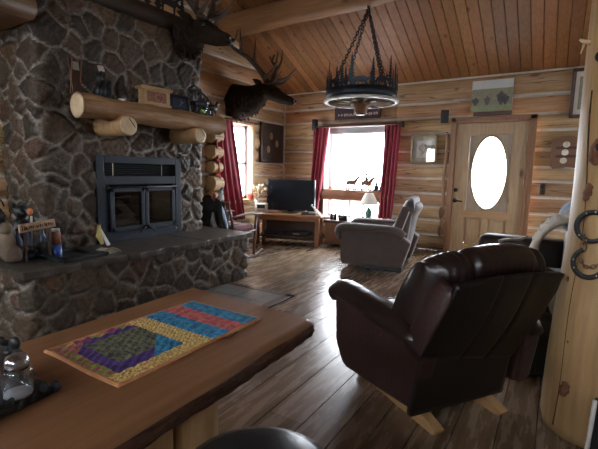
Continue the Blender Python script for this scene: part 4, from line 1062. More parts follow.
mb = MB(); mb.bb((-.004, -.085, .014), (.004, .085, .215)); o = mb.build('picture', 'picture_dark', t); o.rotation_euler = (0, -.75, 0)
# dried flowers in a vase beside the radio
t = thing('dried_flowers', 'dried tan flower bunch in a white vase by the left window', 'dried flowers', (-4.62, 5.92, .55))
mb = MB(); mb.lathe([(.0, 0), (.045, 0), (.05, .08), (.035, .17), (.042, .22), (.034, .22), (.0, .2)], seg=18); mb.build('vase', 'white', t)
rr = random.Random(9); st = MB(); fl = MB(); fr = MB()
for k in range(46):
    a = rr.uniform(0, 2*PI); s = rr.uniform(.05, .2); h = rr.uniform(.30, .50)
    p = Vector((s*math.cos(a), s*math.sin(a), h)); st.tube([(0, 0, .2), (p.x*.4, p.y*.4, .2+(h-.2)*.55), p], .003, 4)
    (fr if k % 7 == 0 else fl).ell(p, (rr.uniform(.014, .034),)*2+(rr.uniform(.012, .035),), (rr.random(), rr.random(), 0), 8, 5)
st.build('stems', 'dried', t); fl.build('flower_heads', 'dried', t); fr.build('red_flower_heads', 'dried_red', t)
st = thing('flower_pot', 'red flower pot of pink blooms on the left window sill', 'flower pot', (-4.77, 5.93, .775))
mb = MB(); mb.lathe([(.0, 0), (.05, 0), (.065, .09), (.07, .09), (.07, .105), (.058, .105), (.0, .09)], seg=20); mb.build('pot', 'clay_red', st)
mb = MB()
for k in range(16): a = rr.uniform(0, 2*PI); s = rr.uniform(0, .06); mb.ell((s*math.cos(a), s*math.sin(a), .11+rr.uniform(0, .07)), (.022, .022, .018), None, 8, 5)
mb.build('blooms', 'dried_red', st)

# ------------------------------------------------------------------ rocking chair with clothes
RCA = .07
RC = thing('rocking_chair', 'dark wooden rocking chair by the left window draped with clothes', 'rocking chair', (-4.07, 4.58, 0), RCA)
# local: +y is where the sitter faces
for x in (-.26, .26):
    mb = MB(); pts = spline([(x, -.52, .10), (x, -.25, .03), (x, .05, .012), (x, .32, .03), (x, .48, .075)], 16); mb.tube(pts, .022, 8, flat=(1.2, .75)); mb.build('rocker', 'rocker_wood', RC)
    mb = MB(); mb.tube([(x, .24, .03), (x, .26, .30), (x, .30, .65)], [.019, .024, .02], 10); mb.build('front_leg', 'rocker_wood', RC)
    mb = MB(); mb.tube([(x, -.22, .03), (x, -.24, .35), (x*.96, -.29, .62), (x*.92, -.36, .86)], [.02, .022, .02, .016], 10); mb.build('back_post', 'rocker_wood', RC)
    mb = MB(); mb.tube(spline([(x, -.30, .64), (x*1.05, -.05, .665), (x*1.08, .22, .66), (x*1.08, .44, .65)], 10), [.024, .026, .028, .030, .032, .034, .034, .034, .032, .026], 10, flat=(.5, 1.3), up=(0, 0, 1)); mb.build('armrest', 'rocker_wood', RC)
mb = MB(); mb.box((0, .0, .39), (.56, .54, .035), (.06, 0, 0), .012); mb.build('seat', 'rocker_wood', RC)
for z, y in ((.22, .245), (.22, -.235)):
    mb = MB(); mb.cyl((-.26, y, z), (.26, y, z), .013); mb.build('stretcher', 'rocker_wood', RC)
mb = MB(); mb.tube([(-.24, -.36, .85), (0, -.39, .87), (.24, -.36, .85)], .03, 10, flat=(.5, 1.5)); mb.build('top_rail', 'rocker_wood', RC)
for k in range(6):
    x = -.18+k*.072; mb = MB(); mb.tube([(x, -.25, .4), (x, -.31, .65), (x, -.37, .85)], .010, 8); mb.build('spindle', 'rocker_wood', RC)
RM = Matrix.Translation(RC.location) @ Matrix.Rotation(RCA, 4, 'Z')
# cushion with a plaid cover
t = thing('seat_cushion', 'dark plaid cushion on the rocking chair seat', 'cushion', RM @ Vector((0, .03, .41)), RCA)
mb = MB(); mb.box((0, 0, .045), (.48, .46, .09), None, .04); mb.build('pad', 'plaid', t)
for k in range(5):
    mb = MB(); mb.box((-.2+k*.1, 0, .05), (.018, .466, .096), None, .004); mb.build('stripe', ('pale_blue', 'clay_red', 'grey_cloth', 'green_ceramic', 'clay_red')[k], t)
def drape(t, name, m, pts_c, w0, w1, th, seed, rot=None):
    """a folded cloth hanging over an edge: a loft along pts"""
    rr = random.Random(seed); P = spline(pts_c, 24); mb = MB()
    mb.tube(P, [(th*(1+.25*rr.random()), lerp(w0, w1, i/23)*(1+.06*math.sin(i*1.3+seed))) for i in range(24)], 28, up=(0, 1, .2))
    o = mb.build(name, m, t, sub=1); tx = bpy.data.textures.new(name, 'CLOUDS'); tx.noise_scale = .09
    md = o.modifiers.new('folds', 'DISPLACE'); md.texture = tx; md.strength = .045; md.texture_coords = 'LOCAL'
    return o
t = thing('dark_jacket', 'black jacket slung over the back of the rocking chair', 'jacket', RM @ Vector((.09, -.36, .5)), RCA)
drape(t, 'body', 'charcoal_cloth', [(-.13, -.10, -.10), (-.13, -.11, .12), (-.12, -.09, .30), (-.11, .0, .385), (-.11, .09, .30), (-.11, .12, .14), (-.11, .14, .0)], .155, .15, .035, 3)
mb = MB(); mb.tube(spline([(-.02, -.02, .37), (.07, -.09, .28), (.12, -.10, .12), (.16, -.09, -.02), (.18, -.08, -.09)], 16), [.045, .05, .052, .052, .05, .048, .046, .045, .044, .044, .043, .042, .042, .041, .04, .036], 12); mb.build('sleeve', 'charcoal_cloth', t)
t = thing('grey_shirt', 'pale grey shirt hanging out under the black jacket', 'shirt', RM @ Vector((.07, -.36, .5)), RCA)
mb = MB(); mb.grid(14, 16, lambda u, v: (lerp(.0, -.04, v)+u*lerp(.02, .17, v), -.13+.012*math.sin(u*9)-.02*math.sin(v*5), lerp(.22, -.12, v)), 0); mb.build('body', 'grey_cloth', t, solid=.012)
t = thing('blue_garment', 'light blue garment edge along the sleeve of the black jacket', 'garment', RM @ Vector((.08, -.36, .5)), RCA)
mb = MB(); mb.tube(spline([(.03, -.05, .36), (.12, -.08, .26), (.19, -.09, .10), (.21, -.08, .0)], 14), [.016, .02, .024, .026, .028, .028, .026, .026, .024, .022, .02, .018, .016, .012], 10); mb.build('body', 'pale_blue', t)
t = thing('grey_scarf', 'pale grey scarf piled above the black jacket before the red curtain', 'scarf', RM @ Vector((.07, -.36, .89)), RCA)
mb = MB(); mb.tube(spline([(.02, -.02, -.02), (.05, .0, .06), (.03, .02, .12), (.08, .01, .17)], 12), [.03, .035, .04, .038, .03, .032, .036, .036, .03, .024, .016, .008], 8); mb.build('folds', 'grey_cloth', t)
t = thing('pink_scarf', 'dusty pink bundle on the chair back beside the pale grey scarf', 'scarf', RM @ Vector((.0, -.36, .92)), RCA)
mb = MB(); mb.ell((0, 0, 0), (.045, .04, .06)); mb.ell((.03, .01, -.03), (.04, .03, .04)); mb.build('folds', 'pink_label', t)

# ------------------------------------------------------------------ recliners
def superbox(mb, c, d, bev, rot=None): mb.box(c, d, rot, bev)
# near leather recliner: local +y faces where the sitter looks
NR = thing('leather_recliner', 'dark brown leather recliner on pale wooden feet, seen from behind', 'recliner', (-.54, 2.40, 0), math.radians(56))
for x in (-.25, .20):
    mb = MB(); mb.prism([(-.325, .0), (-.30, 0), (.36, 0), (.40, .03), (.36, .07), (-.02, .11), (-.10, .105), (-.345, .03)], x-.032, x+.032, 'yz'); mb.build('foot_rail', 'chair_base', NR, bevel=.006)
mb = MB(); mb.bb((-.27, -.12, .05), (.25, -.05, .115)); mb.build('cross_rail', 'chair_base', NR, bevel=.006)
mb = MB(); mb.bb((-.20, -.22, .10), (.20, .25, .20)); mb.build('mechanism', 'insert_dark', NR)
SIDE = [(-.31, .16), (.30, .095), (.36, .11), (.445, .22), (.465, .50), (.30, .545), (-.05, .53), (-.36, .47)]
for s in (-1, 1):
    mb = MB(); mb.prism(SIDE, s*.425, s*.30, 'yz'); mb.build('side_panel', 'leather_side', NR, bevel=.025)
    mb = MB()
    P = spline([(s*.375, .475, .48), (s*.375, .475, .525), (s*.375, .41, .558), (s*.372, .2, .556), (s*.37, -.05, .54), (s*.365, -.25, .515), (s*.365, -.37, .46)], 34)
    mb.tube(P, [((.03+.035*min(1, i/5))*(1+.03*math.sin(i*2.2)), .062+.028*min(1, i/6)) if i < 30 else (.065-.010*(i-29), .09-.01*(i-29)) for i in range(34)], 20, up=(0, .3, 1)); mb.build('arm_pad', 'leather', NR)
mb = MB(); mb.box((0, .09, .36), (.60, .66, .20), (.06, 0, 0), .06); mb.build('seat', 'leather', NR)
mb = MB(); mb.box((0, .455, .27), (.60, .06, .36), (-.05, 0, 0), .025); mb.build('footrest', 'leather_side', NR)
# back: a puffy cushion with gathered top in three lobes, and the dark panel behind it
SEC = [(-.02, .36), (-.015, .48), (-.05, .62), (-.12, .75), (-.205, .86), (-.28, .925), (-.345, .945), (-.405, .925), (-.435, .86), (-.41, .76), (-.36, .62), (-.31, .46), (-.27, .36)]
SECP = spline([(0, a, b) for a, b in SEC+SEC[:1]], 61)[:-1]
def bcush(i, v):
    p = SECP[i]; x = lerp(-.405, .405, v); q = abs(2*v-1)
    cy, cz = -.20, .60
    k = 1-.42*q**7
    lobe = .09*(math.exp(-((x+.19)/.026)**2)+math.exp(-((x-.27)/.026)**2))*max(0, min(1, (p.z-.55)/.3))
    pil = max(0, 1-((x-.04)/.24)**2)
    top = max(0, min(1, (p.z-.62)/.25))
    gather = .006*math.sin(x*150)*top*(1 if q > .55 else .12)
    y = cy+(p.y-cy)*(k-lobe)
    z = cz+(p.z-cz)*(1-.05*q*q-.13*q**6-lobe*.8)+gather+.018*pil**.7*top
    return (x*(1-.05*top), y+gather*.6, z)
mb = MB(); nu, nv = 60, 100
vs = [bcush(i, j/(nv-1)) for j in range(nv) for i in range(nu)]
fs = [(j*nu+i, j*nu+(i+1) % nu, (j+1)*nu+(i+1) % nu, (j+1)*nu+i) for j in range(nv-1) for i in range(nu)]
fs += [tuple(range(nu)), tuple((nv-1)*nu+i for i in reversed(range(nu)))]
mb._add(vs, fs); mb.build('back_cushion', 'leather', NR)
def ob(u, v):
    x = lerp(lerp(-.425, -.345, v), lerp(.17, .355, v**.8), u)
    y = lerp(-.355, -.475, v)-.03*math.sin(PI*u)*math.sin(PI*v*.9+.2)+.012*(math.exp(-((u-.40)/.02)**2)+math.exp(-((u-.68)/.02)**2))
    return (x, y, lerp(.46-.10*u, .84, v)-.02*(2*u-1)**2*v)
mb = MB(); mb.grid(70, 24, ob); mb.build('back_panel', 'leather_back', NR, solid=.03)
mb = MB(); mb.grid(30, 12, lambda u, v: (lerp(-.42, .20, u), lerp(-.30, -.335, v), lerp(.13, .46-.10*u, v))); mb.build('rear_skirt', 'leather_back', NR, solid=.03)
for s in (-1, 1):
    E = [ob(0 if s < 0 else 1, v) for v in np.linspace(.0 if s < 0 else .3, 1, 10)]
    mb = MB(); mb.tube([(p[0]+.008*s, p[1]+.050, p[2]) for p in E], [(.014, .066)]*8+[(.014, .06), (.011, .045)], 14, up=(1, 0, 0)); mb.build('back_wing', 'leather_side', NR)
# paper tag lying on the headrest
t = thing('paper_scrap', 'small pale scrap of paper lying on top of the leather headrest', 'paper', (0, 0, 0))
MR = Matrix.Rotation(math.radians(56), 4, 'Z'); MR.translation = NR.location
t.location = MR @ Vector((.16, -.33, .97))
mb = MB(); mb.grid(6, 4, lambda u, v: ((u-.5)*.13, (v-.5)*.08*(.3+u), .01*math.sin(u*5)+.05*u*u-.02*v)); mb.build('sheet', 'offwhite', t, solid=.003)

# far suede recliner
FR = thing('suede_recliner', 'taupe brown recliner facing the television in front of the back window', 'recliner', (-1.98, 5.46, 0), math.radians(98))
mb = MB(); mb.bb((-.28, -.28, 0), (.28, .30, .07)); mb.build('base', 'tv_black', FR, bevel=.01)
SIDE2 = [(-.30, .09), (.50, .06), (.53, .10), (.535, .50), (.50, .55), (-.25, .535), (-.40, .42)]
for s in (-1, 1):
    mb = MB(); mb.prism(SIDE2, s*.42, s*.27, 'yz'); mb.build('side_panel', 'suede', FR, bevel=.03)
    mb = MB(); P = spline([(s*.35, .555, .40), (s*.35, .57, .50), (s*.35, .50, .555), (s*.35, .15, .56), (s*.35, -.18, .55), (s*.35, -.30, .48)], 28)
    mb.tube(P, [(.03+.035*min(1, i/5), .075+.02*min(1, i/5)) for i in range(28)], 18, up=(0, .3, 1)); mb.build('arm_pad', 'suede', FR)
mb = MB(); mb.box((0, .12, .34), (.56, .78, .22), (.04, 0, 0), .06); mb.build('seat', 'suede', FR)
mb = MB(); mb.box((0, .52, .26), (.56, .06, .36), None, .025); mb.build('footrest', 'suede', FR)
t2 = math.radians(20)
def bp2(x, h, d): return (x, -.06-h*math.sin(t2)-d*math.cos(t2), .34+h*math.cos(t2)-d*math.sin(t2))
def bc2(u, v):
    x = lerp(-.33, .33, v); e = 1-abs(2*v-1)**3; topn = .67-.08*abs(2*v-1)**4
    a = u*2*PI; ca, sa = math.cos(a), math.sin(a)
    h = topn*.5+topn*.5*math.copysign(abs(ca)**.4, ca)
    th = (.05+.08*e)*(1+.25*math.sin(h/topn*PI*2.2))
    return bp2(x, h, .09-th*math.copysign(abs(sa)**.6, sa))
mb = MB(); nu, nv = 40, 40
vs = [bc2(i/nu, j/(nv-1)) for j in range(nv) for i in range(nu)]
fs = [(j*nu+i, j*nu+(i+1) % nu, (j+1)*nu+(i+1) % nu, (j+1)*nu+i) for j in range(nv-1) for i in range(nu)]+[tuple(range(nu)), tuple((nv-1)*nu+i for i in reversed(range(nu)))]
mb._add(vs, fs); mb.build('back_cushion', 'suede', FR)
mb = MB(); mb.prism([(-.14, .20), (-.06, .34), (-.25, .88), (-.33, .895), (-.385, .82), (-.335, .44), (-.28, .18)], -.34, .34, 'yz'); mb.build('back_shell', 'suede', FR, bevel=.03)
mb = MB(); mb.tube(spline([bp2(-.335, -.02, .13), bp2(-.345, .3, .12), bp2(-.34, .55, .11)], 14), .008, 6); mb.build('piping', 'offwhite', FR)
t = thing('chair_throw', 'pale folded throw lying over the top of the taupe recliner', 'throw', (0, 0, 0))
MF = Matrix.Rotation(math.radians(98), 4, 'Z'); MF.translation = FR.location
def thr(u, v):
    a = lerp(.2, 2.5, v)
    p = Vector(bp2(lerp(-.30, .22, u), .645+.045*math.sin(a)*.9-max(0, a-1.6)*.12, .09+.10*(-math.cos(a))*.9)); return MF @ (p+Vector((0, 0, .004*math.sin(u*20)+.02)))
mb = MB(); mb.grid(24, 16, thr); mb.build('cloth', 'grey_cloth', t, solid=.012)

# ------------------------------------------------------------------ sofa on the right
SF = thing('sofa', 'dark brown sofa behind the log post with throws on it', 'sofa', (0, 0, 0))
def sb(n, a, b, bev, m='sofa_leather'): return MB().box([(a[i]+b[i])/2 for i in range(3)], [b[i]-a[i] for i in range(3)], None, bev).build(n, m, SF)
sb('base', (-.30, 3.28, .06), (.50, 4.45, .28), .03)
sb('arm', (-.62, 4.24, .10), (.45, 4.50, .735), .07); sb('arm', (-.34, 3.24, .10), (.45, 3.44, .66), .07)
sb('seat_cushion', (-.53, 3.45, .26), (.10, 3.70, .46), .06, 'leather'); sb('seat_cushion', (-.53, 3.71, .26), (.10, 4.23, .46), .06, 'leather')
sb('back', (.08, 3.26, .10), (.48, 4.48, .86), .09); 
for x in (-.26, .42):
    for y in (3.34, 4.40): MB().cyl((x, y, 0), (x, y, .07), .03).build('leg', 'dark_wood', SF)
t = thing('cream_throw', 'cream knitted throw piled on the sofa beside the log post', 'throw', (0, 0, 0))
def cream(u, v):
    a = lerp(-.35, PI*.98, u); r_ = .21
    x = .12-.21*math.cos(a)*1.15; z = .72+.28*math.sin(a); y = lerp(3.46, 3.98, v)
    if a < 0: x = .12-.2415; z = .72+a*.5
    return (x+.012*math.sin(v*22), y, z+.010*math.sin(v*30+u*6))
mb = MB(); mb.grid(40, 40, cream); mb.build('knit', 'cream_knit', t, solid=.03)
mb = MB()
for k in range(12):
    u = .06+k*.075
    mb.tube([tuple(Vector(cream(u, v))+Vector((-.014*math.cos(lerp(-.35, PI*.98, u)), 0, .016*max(0, math.sin(lerp(-.35, PI*.98, u)))))) for v in np.linspace(.02, .98, 20)], .011, 6)
mb.build('knit_rib', 'cream_knit', t)
t = thing('blue_pillow', 'blue patterned pillow on top of the sofa beside the log post', 'pillow', (.14, 4.02, .98), .2)
mb = MB(); mb.ell((0, 0, 0), (.12, .22, .14)); mb.build('pillow_body', 'blue_cloth', t, sub=1)
t = thing('blue_blanket', 'light blue blanket hanging down the near end of the sofa', 'blanket', (0, 0, 0))
mb = MB(); mb.grid(12, 30, lambda u, v: (lerp(-.06, .16, u), 3.215-.012*math.sin(u*7)-.02*v, lerp(.69, .10, v))); mb.build('cloth', 'lightblue_cloth', t, solid=.02)
t = thing('black_bag', 'black glossy bag on the floor between the leather recliner and log post', 'bag', (-.17, 3.02, 0), .2)
t.location = (-.085, 3.04, 0)
mb = MB(); mb.box((0, 0, .22), (.30, .26, .43), None, .08); o = mb.build('body', 'bag_black', t, sub=1)
mb = MB(); mb.tube(spline([(-.10, 0, .42), (-.06, 0, .50), (.06, 0, .50), (.10, 0, .42)], 12), .012, 8); mb.build('handle', 'bag_black', t)
mb = MB(); mb.ell((-.10, -.135, .17), (.014, .008, .03)); mb.build('buckle', 'mount', t)

# ------------------------------------------------------------------ the log post
PX, PY = .224, 2.50
po = thing('log_post', 'thick pale peeled log post at the right edge of the view', 'log post', (PX, PY, 0))
n = 60; H = 3.6; vs = []; seg = 48
for i in range(n):
    z = H*i/(n-1); r = .186+.010*math.sin(z*1.7+1)+.006*math.sin(z*4.3); 
    if z < .06: r *= .93+z*1.1
    cx = .012*math.sin(z*1.1); 
    r += .014*max(0, 1-z/1.0)
    for k in range(seg):
        a = 2*PI*k/seg; rr_ = r*(1+.02*math.sin(3*a+z)+.015*math.sin(2*a-z*1.5))
        vs.append((cx+rr_*math.cos(a), rr_*math.sin(a), z))
fs = [(i*seg+k, i*seg+(k+1) % seg, (i+1)*seg+(k+1) % seg, (i+1)*seg+k) for i in range(n-1) for k in range(seg)]+[tuple(reversed(range(seg))), tuple((n-1)*seg+k for k in range(seg))]
mb = MB(); mb._add(vs, fs); mb.build('trunk', 'post_wood', po)
def onpost(ang, z, out=0): # ang measured from the direction towards the camera, + to the right
    a = math.atan2(-PY, -PX)+ang; r = .186+.010*math.sin(z*1.7+1)+.006*math.sin(z*4.3)+out+.014*max(0, 1-z)
    return Vector((.012*math.sin(z*1.1)+r*math.cos(a), r*math.sin(a), z))
mb = MB(); mb.tube([onpost(-.72+.10*math.sin(z*2.3)+.04*math.sin(z*7), z, -.003) for z in np.linspace(.05, 1.7, 40)], .006, 5); mb.build('drying_crack', 'bark', po)
for ang, z, w, h in ((-.50, .27, .026, .06), (-.62, 1.235, .024, .06)):
    mb = MB(); c = onpost(ang, z, -.006); mb.tube(spline([onpost(ang, z-h, -.006), onpost(ang-.02, z-.5*h, .0), onpost(ang+.03, z+.3*h, .0), onpost(ang+.01, z+h, -.006)], 14), [.003+w*.8*abs(math.sin(PI*q/13))**.7*(1+.2*math.sin(q*2.2)) for q in range(14)], 10, flat=(.35, 1), up=tuple(Vector((c.x, c.y, 0)).normalized())); mb.build('knot_scar', 'post_scar', po)
for ang, z, r in ((-.85, .80, .014), (-.55, .50, .014), (-.1, .42, .016)):
    mb = MB(); c = onpost(ang, z, -.004); mb.ell(c, (r*.8, r*.5, r)); mb.build('knot', 'post_scar', po)
mb = MB(); c = onpost(-.42, 1.50, -.004)
mb.tube([onpost(-.40, 1.33, -.012), onpost(-.42, 1.38, .002), onpost(-.38, 1.44, .003), onpost(-.40, 1.52, -.012)], [.01, .05, .05, .01], 10, flat=(.25, 1), up=tuple(Vector((c.x, c.y, 0)).normalized())); mb.build('bark_patch', 'post_scar', po)
mb = MB(); q0 = onpost(-1.15, 1.93, -.01); mb.tube([q0, q0+Vector((-.03, -.015, .004)), q0+Vector((-.048, -.02, .016))], [.014, .010, .006], 8); q1 = onpost(-1.15, 1.93, .02); mb.tube([q1, q1+Vector((-.01, -.005, -.05))], [.006, .003], 6); mb.build('twig_stub', 'log_end', po)
# peg and ornaments hanging on the post
MP = Matrix.Translation((PX, PY, 0))
t = thing('iron_peg', 'black iron peg with leather loop on the log post above the horseshoes', 'peg', MP @ onpost(-.40, 1.43))
mb = MB(); mb.tube([(0, 0, 0), (-.01, -.06, .005)], [.014, .012], 10); mb.ell((-.01, -.065, .006), (.020, .012, .020)); mb.build('peg', 'black_iron', t)
mb = MB(); mb.tube([(.0, -.03, .0), (.02, -.035, -.03), (.03, -.03, -.08)], [.012, .014, .010], 8, flat=(1, .5)); mb.build('loop', 'leather_tan', t)
t = thing('iron_peg', 'round black iron knob on the log post near the top right edge', 'peg', MP @ onpost(-.62, 1.83))
mb = MB(); mb.tube([(0, 0, 0), (-.005, -.05, 0)], [.014, .012], 10); mb.ell((-.005, -.06, 0), (.026, .014, .026)); mb.build('knob', 'black_iron', t)
def horseshoe(name, label, ang, z, rot):
    c = MP @ onpost(ang, z, .02); nrm = Vector((-PX, -PY, 0)).normalized()
    t = thing(name, label, 'horseshoe', c, math.atan2(nrm.y, nrm.x)+PI/2)
    mb = MB(); P = []
    for k in range(26):
        a = lerp(-2.45, 2.45, k/25)+rot; P.append((.060*math.sin(a), 0, .068*math.cos(a)))
    mb.tube(P, [(.006, .013-.003*abs(k-12.5)/12.5) for k in range(26)], 10, up=(0, 1, 0)); mb.build('shoe', 'horseshoe', t)
    for k in (5, 8, 17, 20):
        mb = MB(); p = P[k]; mb.box((p[0], -.007, p[2]), (.006, .003, .008)); mb.build('nail', 'silver', t)
    return t
horseshoe('horseshoe', 'black horseshoe hanging upper on the log post above a chained one', -.36, 1.075, -PI/2+.2)
horseshoe('horseshoe', 'black horseshoe hanging lowest on the log post below the chain links', -.34, .905, PI+.25)
t = thing('link_chain', 'short rusty chain joining the two horseshoes on the log post', 'chain', (0, 0, 0))
def links(mb, pts, r=.012, w=.0035):
    for i in range(len(pts)-1):
        a, b = Vector(pts[i]), Vector(pts[i+1]); c = (a+b)/2; d = (b-a); L = d.length*.72; d.normalize()
        s = Vector((1, 0, 0)) if i % 2 else Vector((0, 1, 0)); s = (s-d*s.dot(d)).normalized()
        mb.tube([c+d*(L*math.cos(w_))+s*(r*math.sin(w_)) for w_ in np.linspace(0, 2*PI, 12, endpoint=False)], w, 6, closed=True)
mb = MB(); A = MP @ onpost(-.48, 1.03, .03); B = MP @ onpost(-.46, .96, .03); links(mb, [A, A.lerp(B, .5), B]); mb.build('upright_links', 'rust_chain', t)
A = MP @ onpost(-.58, .935, .03); B = MP @ onpost(-.32, .885, .035); Cc = MP @ onpost(-.06, .925, .03)
mb = MB(); links(mb, [tuple(p) for p in spline([A, B, Cc], 9)], .009, .003); mb.build('cross_links', 'rust_chain', t)
t = thing('dark_blanket', 'dark ribbed cloth with pale edge at the foot of the log post', 'cloth', (.185, 1.94, 0), .2)
mb = MB(); mb.grid(30, 20, lambda u, v: (.0+.22*u, .02*math.sin(u*40)-.05*v, .02+v*.42)); mb.build('cloth', 'charcoal_cloth', t, solid=.02)
mb = MB(); mb.tube([(-.004, -.05*v, .02+.42*v) for v in np.linspace(0, 1, 10)], .009, 6); mb.build('edge', 'white', t)

# ------------------------------------------------------------------ the slab table and its things
TZ = .75
tb = thing('slab_table', 'live edge wooden slab table on log legs in the foreground', 'table', (-1.06, .35, 0))
XT0, XT1, Y0, Y1 = -.355, .325, -1.15, .985
def tabx(y, side):
    if side > 0: return XT1+.006*math.sin(y*2.3+.4)+.006*math.sin(y*6.1)+.003*math.sin(y*17)
    return XT0+.016*math.sin(y*2.0+1)+.008*math.sin(y*5.3)
ny = 120
def tt(u, v):
    y = lerp(Y0, Y1, v); xa, xb = tabx(y, -1), tabx(y, 1)
    yy = y + (0.0 if v < .999 else 0)
    end = -.055*u*v**8
    return (lerp(xa, xb, u), y+end, TZ)
mb = MB(); mb.m('table_top')
# solid slab section: top face, live edges, bark under-edge
prof = [(0, 0, 'table_top')]
rows = []
for j in range(ny):
    v = j/(ny-1); y = lerp(Y0, Y1, v); xa, xb = tabx(y, -1), tabx(y, 1); dy = -.10*v**10
    b1 = .005*math.sin(y*11)+.002*math.sin(y*57+1); b2 = .004*math.sin(y*9+2)+.002*math.sin(y*71)
    rows.append([(xa-.018+b1*.5, -.085), (xa-.03+b1, -.05), (xa-.008, -.012), (xa+.012, 0), (lerp(xa, xb, .33), 0.0), (lerp(xa, xb, .66), 0.0), (xb-.020, 0), (xb-.003, -.006), (xb+.004, -.018), (xb+.012+b1, -.040), (xb+.0+b2, -.066), (xb-.045+b1, -.092), (lerp(xa, xb, .5), -.094)])
npf = len(rows[0]); vs = []
for j, rw in enumerate(rows):
    v = j/(ny-1); y = lerp(Y0, Y1, v)
    for (x, z) in rw:
        u = (x-XT0)/(XT1-XT0); vs.append((x, y-.055*u*max(0, v-.8)/.2*(1 if u > 0 else 0)+(.006*math.sin(x*23)+.004*math.sin(x*61))*v**20, TZ+z))
fs = []; seg_m = ['bark_y', 'bark_y', 'table_live', 'table_top', 'table_top', 'table_top', 'table_live', 'table_live', 'bark_y', 'bark_y', 'bark_y', 'bark_y', 'bark_y']
V = [mb.bm.verts.new(v) for v in vs]
for j in range(ny-1):
    for i in range(npf):
        i2 = (i+1) % npf
        F = mb.bm.faces.new((V[j*npf+i], V[j*npf+i2], V[(j+1)*npf+i2], V[(j+1)*npf+i])); mb.m(seg_m[i]); F.material_index = mb.mi; F.smooth = i in (0, 1, 2, 6, 7, 8, 9, 10)
mb.m('table_live'); F = mb.bm.faces.new([V[i] for i in range(npf)]); F.material_index = mb.mi; F = mb.bm.faces.new([V[(ny-1)*npf+i] for i in range(npf)]); F.material_index = mb.mi
mb.build('tabletop', None, tb)
for x, y, r in ((.20, .27, .085), (.23, .42, .075), (-.2, .34, .085), (.21, -.75, .085), (-.2, -.75, .085)):
    mb = MB(); mb.tube([(x, y, 0), (x, y, .3), (x, y, .62), (x, y, TZ-.092)], [r*1.08, r, r*.98, r*1.02], 24); mb.build('log_leg', 'table_leg', tb)
mb = MB(); mb.bb((-.24, .30, .16), (.26, .40, .24)); mb.build('stretcher', 'table_leg', tb, bevel=.02)
def knot(x, y, pts):
    mb = MB(); mb.tube([(x+a, y+b, TZ+.0006) for a, b in pts], [.003]+[.008]*(len(pts)-2)+[.003], 6, flat=(.12, 1), up=(0, 0, 1)); mb.build('knot_check', 'bark', tb)
knot(.17, .62, [(-.02, -.05), (0, -.01), (.01, .02), (.0, .07)])
knot(.0, -.02, [(-.06, .0), (-.03, .02), (.0, .012), (.03, .02)])
knot(-.02, -.06, [(-.06, .0), (-.02, -.02), (.03, -.01)])
# quilted runner
QX0, QX1, QY0, QY1 = -1.252, -.893, .585, 1.172
t = thing('quilted_runner', 'colourful quilted table runner of patchwork on the slab table', 'table runner', (0, 0, 0))
def qm(u, v): # u along the length from the near-left end, v from far to near
    if u < .018 or u > .985 or v < .025 or v > .975: return 'q_orange'
    if u > .60:
        return 'q_red' if .735 < u < .865 else 'q_blue'
    if u > .47: return 'q_gold'
    if v > .83: return 'q_gold'
    if u < .075:
        return 'q_pink' if v < .3 and (int(v*20) % 2) else ('q_green' if int(v*24) % 3 else 'q_pink')
    if v < .10: return ('q_plum', 'q_green', 'q_orange', 'q_plum')[int(u*22) % 4]
    # inner square: purple frame, dark landscape, corner triangles
    a, b = (u-.075)/(.395), (v-.10)/.73
    if a+b < .24: return 'q_pink'
    if (1-a)+(1-b) < .50: return 'q_blue'
    if a < .16 or b > .80 or b < .10: return 'q_purple'
    return 'q_dark'
def qz(u, v):
    z = TZ+.006
    if u > .60: z += .004*abs(math.sin(v*PI*9+ (u*10)))
    elif qm(u, v) == 'q_gold': z += .003*math.sin(u*170)*math.sin(v*140)
    else: z += .003*math.sin(u*90+v*30)*math.sin(v*50)
    if min(u, v, 1-u, 1-v) < .02: z = TZ+.009
    if min(u, v, 1-u, 1-v) < .004: z = TZ+.001
    return z
mb = MB(); mb.grid(200, 124, lambda u, v: (lerp(QX0, QX1, v)+.002*math.sin(u*9), lerp(QY0, QY1, u)+.002*math.sin(v*7), qz(u, v)), matfn=qm)
mb.build('patchwork', None, t)
# salt and pepper caddy
t = thing('condiment_caddy', 'black condiment caddy with leaf edge at the near left of the slab table', 'caddy', (-1.035, .425, TZ), .1)
mb = MB(); mb.box((-.04, -.01, .009), (.17, .15, .018), None, .006); mb.build('tray', 'caddy_black', t)
for k in range(6):
    mb = MB(); mb.ell((.042, -.07+k*.026, .020+.006*math.sin(k*2)), (.006, .016, .014), (0, .3, .4*k), 8, 6); mb.build('leaf', 'caddy_black', t)
mb = MB(); mb.box((-.09, .035, .055), (.09, .012, .09), None, .005); mb.build('back_plate', 'caddy_black', t)
for k in range(5):
    mb = MB(); mb.ell((-.13+k*.02, .035, .10+.012*math.sin(k*2.7)), (.016, .009, .018), (k, 0, .4), 8, 6); mb.build('leaf', 'caddy_black', t)
def shaker(label, loc, fill, q=1.12):
    s = thing('glass_shaker', label, 'shaker', loc)
    S = lambda P: [(a*q, b*q) for a, b in P]
    mb = MB(); mb.lathe(S([(.0, 0), (.028, 0), (.030, .006), (.031, .045), (.026, .062), (.022, .068), (.020, .066), (.026, .05), (.026, .008), (.0, .006)]), seg=24); mb.build('jar', 'jar_glass', s)
    mb = MB(); mb.lathe(S([(.0, .008), (.0255, .008), (.0255, .014), (.0, .017)]), seg=20); mb.build('contents', fill, s)
    mb = MB(); mb.lathe(S([(.0225, .066), (.0235, .078), (.019, .09), (.008, .095), (.0, .095)]), seg=20); mb.build('cap', 'chrome', s)
shaker('glass salt shaker with metal cap in the black caddy', (-1.012, .415, TZ+.018), 'salt')
